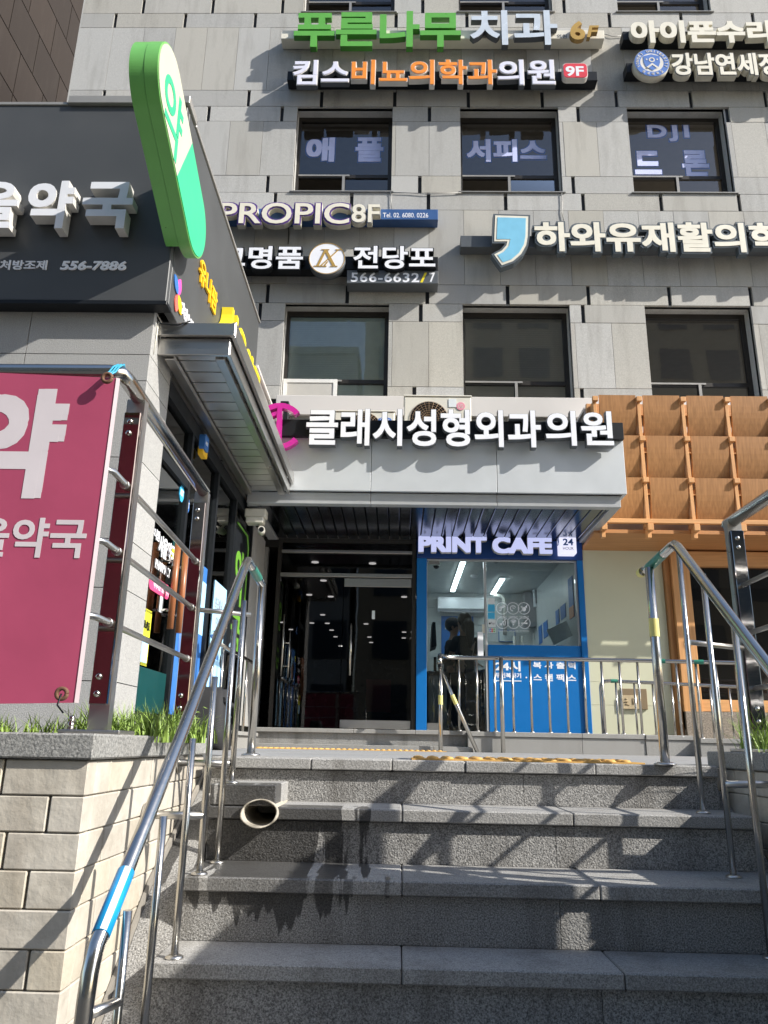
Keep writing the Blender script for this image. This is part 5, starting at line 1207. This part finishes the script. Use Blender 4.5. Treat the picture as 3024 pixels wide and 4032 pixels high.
bletters('약', (q(4, -330, 0)[0], q(4, 0, 292)[1], q(4, 352, 0)[0], q(4, 0, 1003)[1]), .045)
bletters('서울약국', (q(4, -470, 0)[0], q(4, 0, 1132)[1], q(4, 532, 0)[0], q(4, 0, 1385)[1]), .022)
for k, (x_, z_) in enumerate(((*q(4, 697, 240),), (*q(7, 403, 72),))):
    g_ = P(x_, z_, 2.125); mb = MB(); mb.tube([(g_.x+.014*math.cos(i*math.pi/8), 2.122, g_.z+.014*math.sin(i*math.pi/8)) for i in range(17)], .006, 6); mb.build('grommet', 'rust', bn)
    if k == 0:
        mb = MB()
        for dx in (0, .010, .019): mb.tube([(g_.x+dx-.008, 2.122, g_.z+.012), (g_.x+dx-.006, 2.145, rz0-.02), (g_.x+dx-.002, 2.160, rz0+.005), (g_.x+dx, 2.19, rz0+.029), (g_.x+dx, 2.222, rz0)], .003, 6)
        tag(mb.build('cable_tie', 'tie'), 'blue plastic ties fixing the banner corner to the top rail', 'cable tie')
    else: tag(MB().tube([(g_.x, 2.12, g_.z), (g_.x-.005, 2.115, g_.z-.03), (g_.x+.01, 2.125, g_.z-.05)], .0025, 6).build('loose_wire', 'black'), 'twisted wire hanging from the lower grommet of the maroon banner', 'wire')
# right planter railing
t = thing('planter_railing', 'stainless round tube railing around the right planter', 'railing', (1.43, 3, .055), 'planter railings')
MB().tube([(1.43, 3.28, 1.005), (1.43, 2.20, 1.005), (1.46, 2.17, 1.005), (3.2, 2.17, 1.005)], .026, 14).build('top_rail', 'chrome', t)
for z in (.72, .52, .30): MB().tube([(1.43, 3.25, z), (1.43, 2.17, z), (3.2, 2.15, z)], .0105, 8).build('thin_rail', 'brushed', t)
MB().tube([(1.13, 3.05, .46), (1.43, 3.22, .46)], .0105, 8).build('link_rail', 'brushed', t)
shade_pn = thing('shade_panel', 'unseen tall framed panel added on the right to shade the lower steps', 'banner', (1.45, 1.7, G0))  # out of view, added only to cast shade on the lower steps
MB().bev(1.44, 1.445, 1.18, 2.19, -.85, 1.02, .001).build('sheet', 'fascia', shade_pn)
for y in (1.16, 2.20): MB().tube([(1.45, y, G0), (1.45, y, 1.06)], .018, 10).build('post', 'chrome', shade_pn)
MB().tube([(1.45, 1.16, 1.04), (1.45, 2.20, 1.04)], .015, 10).build('top_rail', 'chrome', shade_pn)

# ------------------------------------------------------------------ stair handrails
def handrail(label, pts, posts, balusters, wall, r=.0185):
    t = thing('stair_handrail', label, 'handrail', (posts[0][0], posts[0][1], posts[0][2]), 'stair handrails')
    MB().tube(pts, r, 16).build('top_rail', 'chrome', t)
    for (x, y, z0, z1) in posts:
        p = MB().tube([(x, y, z0), (x, y, z1)], .0185, 16).build('post', 'chrome', t)
        MB().tube([(x, y, z0), (x, y, z0+.006), (x, y, z0+.012)], [.042, .042, .026], 16).build('flange', 'brushed', p)
    for (x, y, z0, z1) in balusters:
        b_ = MB().tube([(x, y, z0), (x, y, z1)], .0105, 12).build('baluster', 'chrome', t)
        MB().tube([(x, y, z0), (x, y, z0+.005), (x, y, z0+.010)], [.026, .026, .016], 12).build('flange', 'brushed', b_)
    for (x0, x1, y, z) in wall:
        b_ = MB().tube([(x0, y, z), (x1, y, z)], .0125, 10).build('wall_bracket', 'brushed', t); sg = 1 if x0 < x1 else -1
        MB().tube([(x0, y, z), (x0+sg*.008, y, z)], .036, 16).build('wall_flange', 'brushed', b_)
    return t
lx = -.645
Lr = [(lx, 1.835, -1.05), (lx, 1.835, -.55), (lx, 1.836, -.47), (lx, 1.842, -.42), (lx, 1.86, -.375), (lx, 2.42, .095), (lx, 3.10, .715), (lx, 3.19, .79), (lx, 3.215, .797), (lx, 3.245, .794), (lx, 3.50, .775), (lx-.003, 3.58, .772), (lx-.003, 3.60, .772)]
def lrail(y):
    pts = [(p[1], p[2]) for p in Lr[4:]]
    for (a, b), (c_, d_) in zip(pts, pts[1:]):
        if a <= y <= c_: return b+(d_-b)*(y-a)/(c_-a)
    return .78
def ztread(y):
    for i, (yy, z) in enumerate(NOSE):
        if y >= yy: return z
    return G0
hl = handrail('left stainless stair handrail with a blue tape sleeve near its lower bend', Lr, [(lx-.003, 3.585, .0, .765)],
         [(-.61, y, ztread(y), lrail(y)-.014) for y in (1.946, 2.165, 2.40, 2.62)] + [(-.61, 2.87, -.341, lrail(2.87)-.014), (-.60, 2.97, -.088, lrail(2.97)-.014)],
         [(-.80, -.61, 2.62, -.17), (-.80, -.61, 2.97, -.02), ])
MB().tube([(lx, 1.855, -.50), (-.61, 1.946, -.50)], .0115, 10).build('link_bar', 'brushed', hl)
def sleeve(parent, pts, r, m, name): MB().tube(pts, r, 16, caps=False).build(name, m, parent)
a_ = Vector(Lr[4]); b_ = Vector(Lr[5]); d_ = (b_-a_).normalized()
sl1 = MB().tube([a_+d_*.03, a_+d_*.20], .0205, 16).build('blue_tape', 'bluetape', hl)
fr_ = MB(); fx = Vector((1, 0, 0)).cross(d_).normalized()
pa = a_+d_*.031; pb = a_+d_*.199; w1 = (fx*-1*.55+Vector((.83, 0, 0))).normalized()
if w1.y > 0: w1 = -w1
cam_dir = (EYE-(pa+pb)/2).normalized(); n_ = (cam_dir-d_*cam_dir.dot(d_)).normalized(); t_ = d_.cross(n_)
rows_ = []
for an in (-20, -10, 0, 10, 22):
    v_ = (n_*math.cos(math.radians(an))+t_*math.sin(math.radians(an)))*.0211; rows_.append((pa+v_, pb+v_))
fr_.add([p_ for rw in rows_ for p_ in rw], [(2*i, 2*i+1, 2*i+3, 2*i+2) for i in range(4)], 0, True); fr_.build('silver_strip', 'greytape', sl1)
sleeve(hl, [(lx, 3.30, .790), (lx, 3.47, .777)], .0198, 'greentape', 'green_tape')
rx = 1.085
Rr = [(rx-.025, 3.34, .80), (rx-.02, 3.28, .802), (rx, 3.02, .835), (rx, 2.985, .835), (rx, 2.95, .815), (rx, 2.30, .275), (rx, 1.9, -.06), (rx, 1.86, -.10), (rx, 1.84, -.17), (rx, 1.84, -1.0)]
def rrail(y):
    pts = [(p[1], p[2]) for p in Rr[2:7]][::-1]
    for (a, b), (c_, d_) in zip(pts, pts[1:]):
        if a <= y <= c_: return b+(d_-b)*(y-a)/(c_-a)
    return .8
hr = handrail('right stainless stair handrail with yellow tape on its top post', Rr, [(rx-.035, 3.205, .0, .79)],
         [(1.115, 3.03, -.162, rrail(3.02)-.014), (1.11, 2.80, -.341, rrail(2.80)-.014), (1.10, 2.56, -.521, rrail(2.56)-.014), (1.10, 2.30, -.70, rrail(2.30)-.014)], [(1.322, 1.11, 2.80, -.05), (1.322, 1.10, 2.30, -.5)])
sleeve(hr, [(rx-.035, 3.205, .50), (rx-.035, 3.205, .575)], .0198, 'tape', 'yellow_tape')
sleeve(hr, [(rx-.026, 3.355, .799), (rx-.024, 3.32, .80)], .0205, 'tape', 'yellow_tape'); sleeve(hr, [(rx-.018, 3.26, .804), (rx-.006, 3.10, .825)], .0196, 'greentape', 'green_tape')

# ------------------------------------------------------------------ drain pipe and the stone block over it
dp = DP
t = thing('drain_pipe', 'broken ivory drain pipe sticking out of the steps under a small stone block', 'pipe', (dp.x, 2.9, dp.z))
R1, R2 = .066, .060; n = 28; vs = []; fs = []
for k in range(n):
    an = 2*math.pi*k/n; c_, s_ = math.cos(an), math.sin(an)
    ye = 2.888+.022*s_+.006*math.sin(5*an)
    for rr_, y in ((R1, ye), (R1, 3.10), (R2, ye), (R2, 3.30)): vs.append((dp.x+rr_*c_, y, dp.z+rr_*s_*PS))
for k in range(n):
    a, b = 4*k, 4*((k+1) % n); fs += [(a, b, b+1, a+1), (a+2, a+3, b+3, b+2), (a, a+2, b+2, b)]
MB().add(vs, fs, 0, True).build('pipe_wall', 'pvc', t)
MB().prism([(dp.x+R2*math.cos(k*math.pi/10), dp.z+R2*PS*math.sin(k*math.pi/10)) for k in range(20)], 'Y', 3.28, 3.29).build('pipe_dark', 'soil', t)
t = thing('stone_block', 'small granite block set on the second step over the drain pipe', 'block', (-.62, 2.95, -.162))
MB().bev(-.665, -.43, 2.925, 3.262, -.160, -.088, .004).build('block', 'tread', t); 


# ------------------------------------------------------------------ ramp railing
t = thing('ramp_railing', 'stainless railing with round balusters on the ramp kerb', 'railing', (1.3, 9.0, 0), 'ramp railings')
Yr = 9.1
def rp(px, py, Y=Yr): return P(*zs(px, py), Y)
e0 = rp(212, 1212, 8.3); xk = 2.7
zt = 1.045
def rz(x): return zt - max(0, x-xk)*.03
def ry(x): return Yr - max(0, x-xk)*.22
xa = .47
xs_ = [xa+.04] + [xa+.25+i*.25 for i in range(30)]
xs_ = [x for x in xs_ if x < 6.6]
top = [(xa, 8.78, .93), (xa-.005, 8.82, 1.0), (xa, 8.88, zt), (xa+.03, 8.98, zt), (xa+.10, 9.08, zt)] + [(x, ry(x), rz(x)) for x in xs_[1:]]
MB().tube(top, .024, 12).build('top_rail', 'chrome', t)
MB().tube([(xa, 8.78, .93), (xa, 8.775, .90)], .028, 12).build('end_cap', 'black', t)
for (x, y) in ((.475, 8.86), (1.165, 8.93)):
    MB().tube([(x, y, 0), (x, y, zt-.01 if x > 1 else .95)], .024, 12).build('post', 'chrome', t)
dg = MB().tube([(.49, 8.86, .86), (.88, 8.90, .0)], .022, 12).build('brace', 'chrome', t)
for c_, r_ in (((.475, 8.86, .56), None), ((.62, 8.875, .56), 1)):
    if r_ is None: sleeve(t, [(.475, 8.86, .50), (.475, 8.86, .60)], .0255, 'tape', 'yellow_tape')
    else: sleeve(t, [(.605, 8.872, .607), (.650, 8.876, .507)], .0235, 'tape', 'yellow_tape')
x = .70
while x < 6.4:
    dz = 0 if x < 2.7 else -(x-2.7)*.05
    b_ = MB().tube([(x, ry(x), .222+dz), (x, ry(x), rz(x)-.015)], .0145, 10).build('baluster', 'chrome', t)
    MB().tube([(x, ry(x), .222+dz), (x, ry(x), .232+dz)], .028, 10).build('flange', 'brushed', b_); x += .205
for x in (2.95, 3.35): sleeve(t, [(x, ry(x), rz(x)), (x+.10, ry(x+.1), rz(x+.1))], .0256, 'greentape', 'green_tape')
t = thing('ramp_railing', 'lower stainless railing loop behind the kerb before the cream wall', 'railing', (2.6, 9.4, .2), 'ramp railings')
pts = [(2.40, 9.42, .15), (2.40, 9.42, .76), (2.41, 9.42, .80), (2.45, 9.42, .83), (2.5, 9.42, .835)] + [(x, 9.42-max(0, x-3)*.1, .835-max(0, x-2.6)*.035) for x in (2.9, 3.3, 3.8, 4.4, 5.2, 6.0)]
MB().tube(pts, .021, 12).build('top_rail', 'chrome', t)
x = 2.58
while x < 5.9: MB().tube([(x, 9.42-max(0, x-3)*.1, .12), (x, 9.42-max(0, x-3)*.1, .82-max(0, x-2.6)*.035)], .0125, 8).build('baluster', 'chrome', t); x += .215
sleeve(t, [(2.52, 9.42, .835), (2.60, 9.42, .835)], .0225, 'greentape', 'green_tape')

# ================================================================== RESTAURANT FRONT WITH THE TIMBER SCREEN (right)
rs = thing('restaurant_front', 'cream rendered restaurant front with timber framed dark window and stone plinth', 'shopfront', (4.5, 9.9, .2))
cw_ = MB(); zz = [.15, .58, .86, 2.56]
for a, b in zip(zz, zz[1:]): cw_.box(2.38, 3.395, 9.86, 9.96, a+.002, b-.001)
cw_.build('cream_wall', 'creamwall', rs)
MB().box(3.40, 3.47, 9.80, 9.95, .15, 2.52).build('dark_post', 'ply', rs)
MB().bev(3.475, 3.70, 9.74, 9.94, .30, 2.52).build('timber_post', 'timber', rs)
MB().bev(3.705, 7.6, 9.76, 9.94, 2.33, 2.52).bev(3.705, 7.6, 9.76, 9.94, .52, .66).build('timber_rail', 'timberx', rs)
MB().bev(5.3, 5.48, 9.75, 9.94, .66, 2.33).build('timber_mullion', 'timber', rs)
MB().box(3.71, 7.6, 9.86, 9.87, .66, 2.33).build('window_pane', 'darkglass', rs)
MB().box(3.475, 7.6, 9.70, 9.96, .15, .515).build('stone_plinth', 'plinth', rs)
MB().box(3.5, 7.6, 12.5, 12.6, .2, 2.6).box(3.47, 3.50, 9.97, 12.5, .2, 2.6).build('inner_wall', 'room', rs)
MB().box(3.5, 7.6, 9.98, 12.5, 2.6, 2.65).build('inner_ceiling', 'room', rs)
mb = MB(); mb.box(3.9, 5.2, 10.5, 11.2, .85, .9); mb.build('inner_table', 'ply', rs)
a = P(*q(9, 700, 38), 9.85); b = P(*q(9, 880, 175), 9.85)
pq = thing('wall_plaque', 'tan square plaque with carved strokes low on the cream wall', 'plaque', ((a.x+b.x)/2, 9.85, b.z)); MB().bev(a.x, b.x, 9.835, 9.859, b.z, a.z).build('frame', 'plaqueframe', pq)
a2 = P(*q(9, 705, 82), 9.83); b2 = P(*q(9, 835, 172), 9.83); MB().bev(a2.x, b2.x, 9.825, 9.834, b2.z, a2.z, .003).build('plate', 'plaque', pq)
mb = MB(); ww = b2.x-a2.x; hh = a2.z-b2.z
for st_ in ([(.2, .75), (.3, .7)], [(.15, .5), (.35, .55), (.2, .35), (.42, .30)], [(.6, .8), (.62, .35)], [(.66, .75), (.85, .7), (.82, .4)], [(.68, .55), (.8, .52)], [(.7, .4), (.78, .35)]):
    mb.tube([(a2.x+ww*u_, 9.823, b2.z+hh*v_) for u_, v_ in st_], .006, 6)
mb.build('carved_strokes', 'plaqueframe', pq)
# timber screen canopy
ts = thing('timber_screen', 'timber canopy screen of rows of curved brown plywood panels on light battens', 'canopy', (4.8, 9.2, 2.6))
YS = 9.22
rowz = [(4.40, 3.85), (3.845, 3.29), (3.285, 2.75)]
xcol = [2.52 + .5565*k for k in range(9)]
for ri, (zt_, zb_) in enumerate(rowz):
    sh = 0.0
    for k in range(-0, 9):
        x0 = xcol[k]+sh+.005; x1 = x0+.466
        vs = []; fs = []; K = 8
        for j in range(K+1):
            u_ = j/K; z = zb_-.03+(zt_-zb_+.035)*u_; y = YS-.002 - .105*u_ - .022*math.sin(u_*math.pi)
            vs += [(x0+.012*(1-u_), y, z), (x1-.012*(1-u_)*.2, y, z), (x1, y+.014, z), (x0, y+.014, z)]
        for j in range(K):
            a_ = 4*j
            for m_ in range(4): fs.append((a_+m_, a_+(m_+1) % 4, a_+4+(m_+1) % 4, a_+4+m_))
        fs += [(3, 2, 1, 0), (4*K, 4*K+1, 4*K+2, 4*K+3)]
        MB().add(vs, fs, 0).build('plywood_panel', 'ply', ts)
for k in range(9):
    x = xcol[k]-.05
    MB().bev(x-.022, x+.022, YS-.092, YS+.06, 2.66, 4.33, .004).build('batten', 'timber', ts)
    for z in (4.31, 3.77, 3.22): MB().bev(x-.035, x+.035, YS-.145, YS-.093, z, z+.065, .004).build('batten_block', 'timber', ts)
    MB().bev(x-.035, x+.035, YS-.17, YS-.102, 2.60, 2.685, .004).bev(x-.024, x+.024, YS-.10, YS-.014, 2.52, 2.655, .004).build('batten_block', 'timber', ts)
MB().bev(2.40, 7.6, YS-.155, YS-.10, 2.690, 2.745, .004).build('bottom_rail', 'timberx', ts)
MB().bev(2.40, 7.6, YS+.062, YS+.11, 4.20, 4.36, .004).bev(2.40, 7.6, YS+.062, YS+.11, 3.68, 3.76, .004).bev(2.40, 7.6, YS+.062, YS+.11, 3.12, 3.2, .004).build('rear_rail', 'timberx', ts)
MB().box(2.385, 7.6, YS+.13, YS+.15, 2.66, 4.34).build('backing_sheet', 'whiteband', ts)
MB().prism([(YS-.005, 2.60), (9.95, 2.53), (9.95, 2.58), (YS-.005, 2.645)], 'X', 2.382, 7.6).build('plywood_soffit', 'plysoff', ts)
MB().box(2.385, 7.6, YS+.16, 9.9, 4.30, 4.34).build('roof_deck', 'whiteband', ts)

# ================================================================== GRASS
def grass(name, label, pts, n, hmin, hmax, lean=.5):
    vs = []; fs = []
    for i in range(n):
        x, y, z, sc = random.choice(pts); x += random.gauss(0, .035); y += random.gauss(0, .03)
        h = random.uniform(hmin, hmax)*sc; a = random.uniform(0, 6.283); l_ = random.uniform(.1, lean)*h; wd_ = random.uniform(.002, .0042)
        dx, dy = math.cos(a), math.sin(a); px_, py_ = -dy*wd_, dx*wd_; o = len(vs)
        for k in range(5):
            u_ = k/4; w_ = 1-u_**1.5; bx = x+dx*l_*u_*u_; by = y+dy*l_*u_*u_; bz = z+h*(u_-.18*u_*u_*(l_/h)*2)
            vs += [(bx-px_*w_, by-py_*w_, bz), (bx+px_*w_, by+py_*w_, bz)]
        for k in range(4): fs.append((o+2*k, o+2*k+1, o+2*k+3, o+2*k+2))
    return tag(MB().add(vs, fs).build(name, 'grass'), label, 'grass', None, 'stuff')
grass('grass', 'low grass along the left planter behind the cap stone', [(-1.5+.05*k, 2.32+random.uniform(0, .1), .05, .7+.3*random.random()) for k in range(12)], 420, .035, .11, .9)
grass('grass_tuft', 'dense tuft of long grass on the left planter beside the mirror post', [(-.86+random.uniform(-.16, .10), 2.50+random.uniform(0, .62), .05, 1) for k in range(26)], 1100, .06, .165, 1.25)
grass('grass_tuft', 'tuft of long grass on the right planter at the frame edge', [(1.47+random.uniform(-.06, .14), 3.28+random.uniform(-.12, .14), .03, 1) for k in range(12)], 420, .10, .26, 1.1)
wd = thing('weed', 'small yellow green weed at the end of the left planter grass', 'plant', (-.80, 3.15, .07))
mb = MB()
for k in range(26):
    c_ = (-.80+random.gauss(0, .03), 3.12+random.gauss(0, .03), .12+random.uniform(-.04, .07)); a = random.uniform(0, 6.28); d1_ = Vector((math.cos(a), math.sin(a), random.uniform(-.4, .4)))*.016; d2_ = Vector((-math.sin(a), math.cos(a), .3))*.010
    c_ = Vector(c_); mb.add([c_-d1_, c_+d2_, c_+d1_, c_-d2_], [(0, 1, 2, 3)])
mb.build('leaves', 'grass', wd); MB().tube([(-.80, 3.13, .05), (-.80, 3.12, .16)], .003, 6).build('stem', 'grass', wd)

# ================================================================== NEIGHBOURS
nb = thing('brown_tower', 'tall dark brown stone tower rising behind the pharmacy roof', 'building', (-9, 12, G0))
mb = MB()
z = G0
while z < 44:
    y = 10.5+(.6 if int(z) % 2 else 0)
    while y < 40: mb.box(-9.05, -9.0, y+.012, y+1.18, z+.012, z+1.18); y += 1.2
    z += 1.2
mb.build('stone_cladding', 'brownwall', nb); MB().box(-22, -9.06, 10.4, 40.5, G0, 44).build('core', 'backing', nb)
def facing(label, x0, x1, zt, wall, n, m):
    t = thing('facing_building', label, 'building', ((x0+x1)/2, -26, G0), 'office blocks across the street')
    MB().box(x0, x1, -34, -26.0, G0, zt).box(x0-.1, x1+.1, -34, -25.8, zt+.002, zt+.5).build('wall', wall, t)
    for k in range(n):
        mb = MB(); x = x0+1.0
        while x < x1-2: mb.box(x, x+2.0, -25.99, -25.93, 1.2+k*3.7, 3.4+k*3.7); x += 3.1
        mb.build('window_row', m, t)
facing('pale office block with rows of windows across the street', -34, -3, 25, 'farwall', 6, 'farglass')
facing('warm tan office tower with rows of windows across the street', -2.5, 26, 33, 'farwarm', 8, 'farglass')
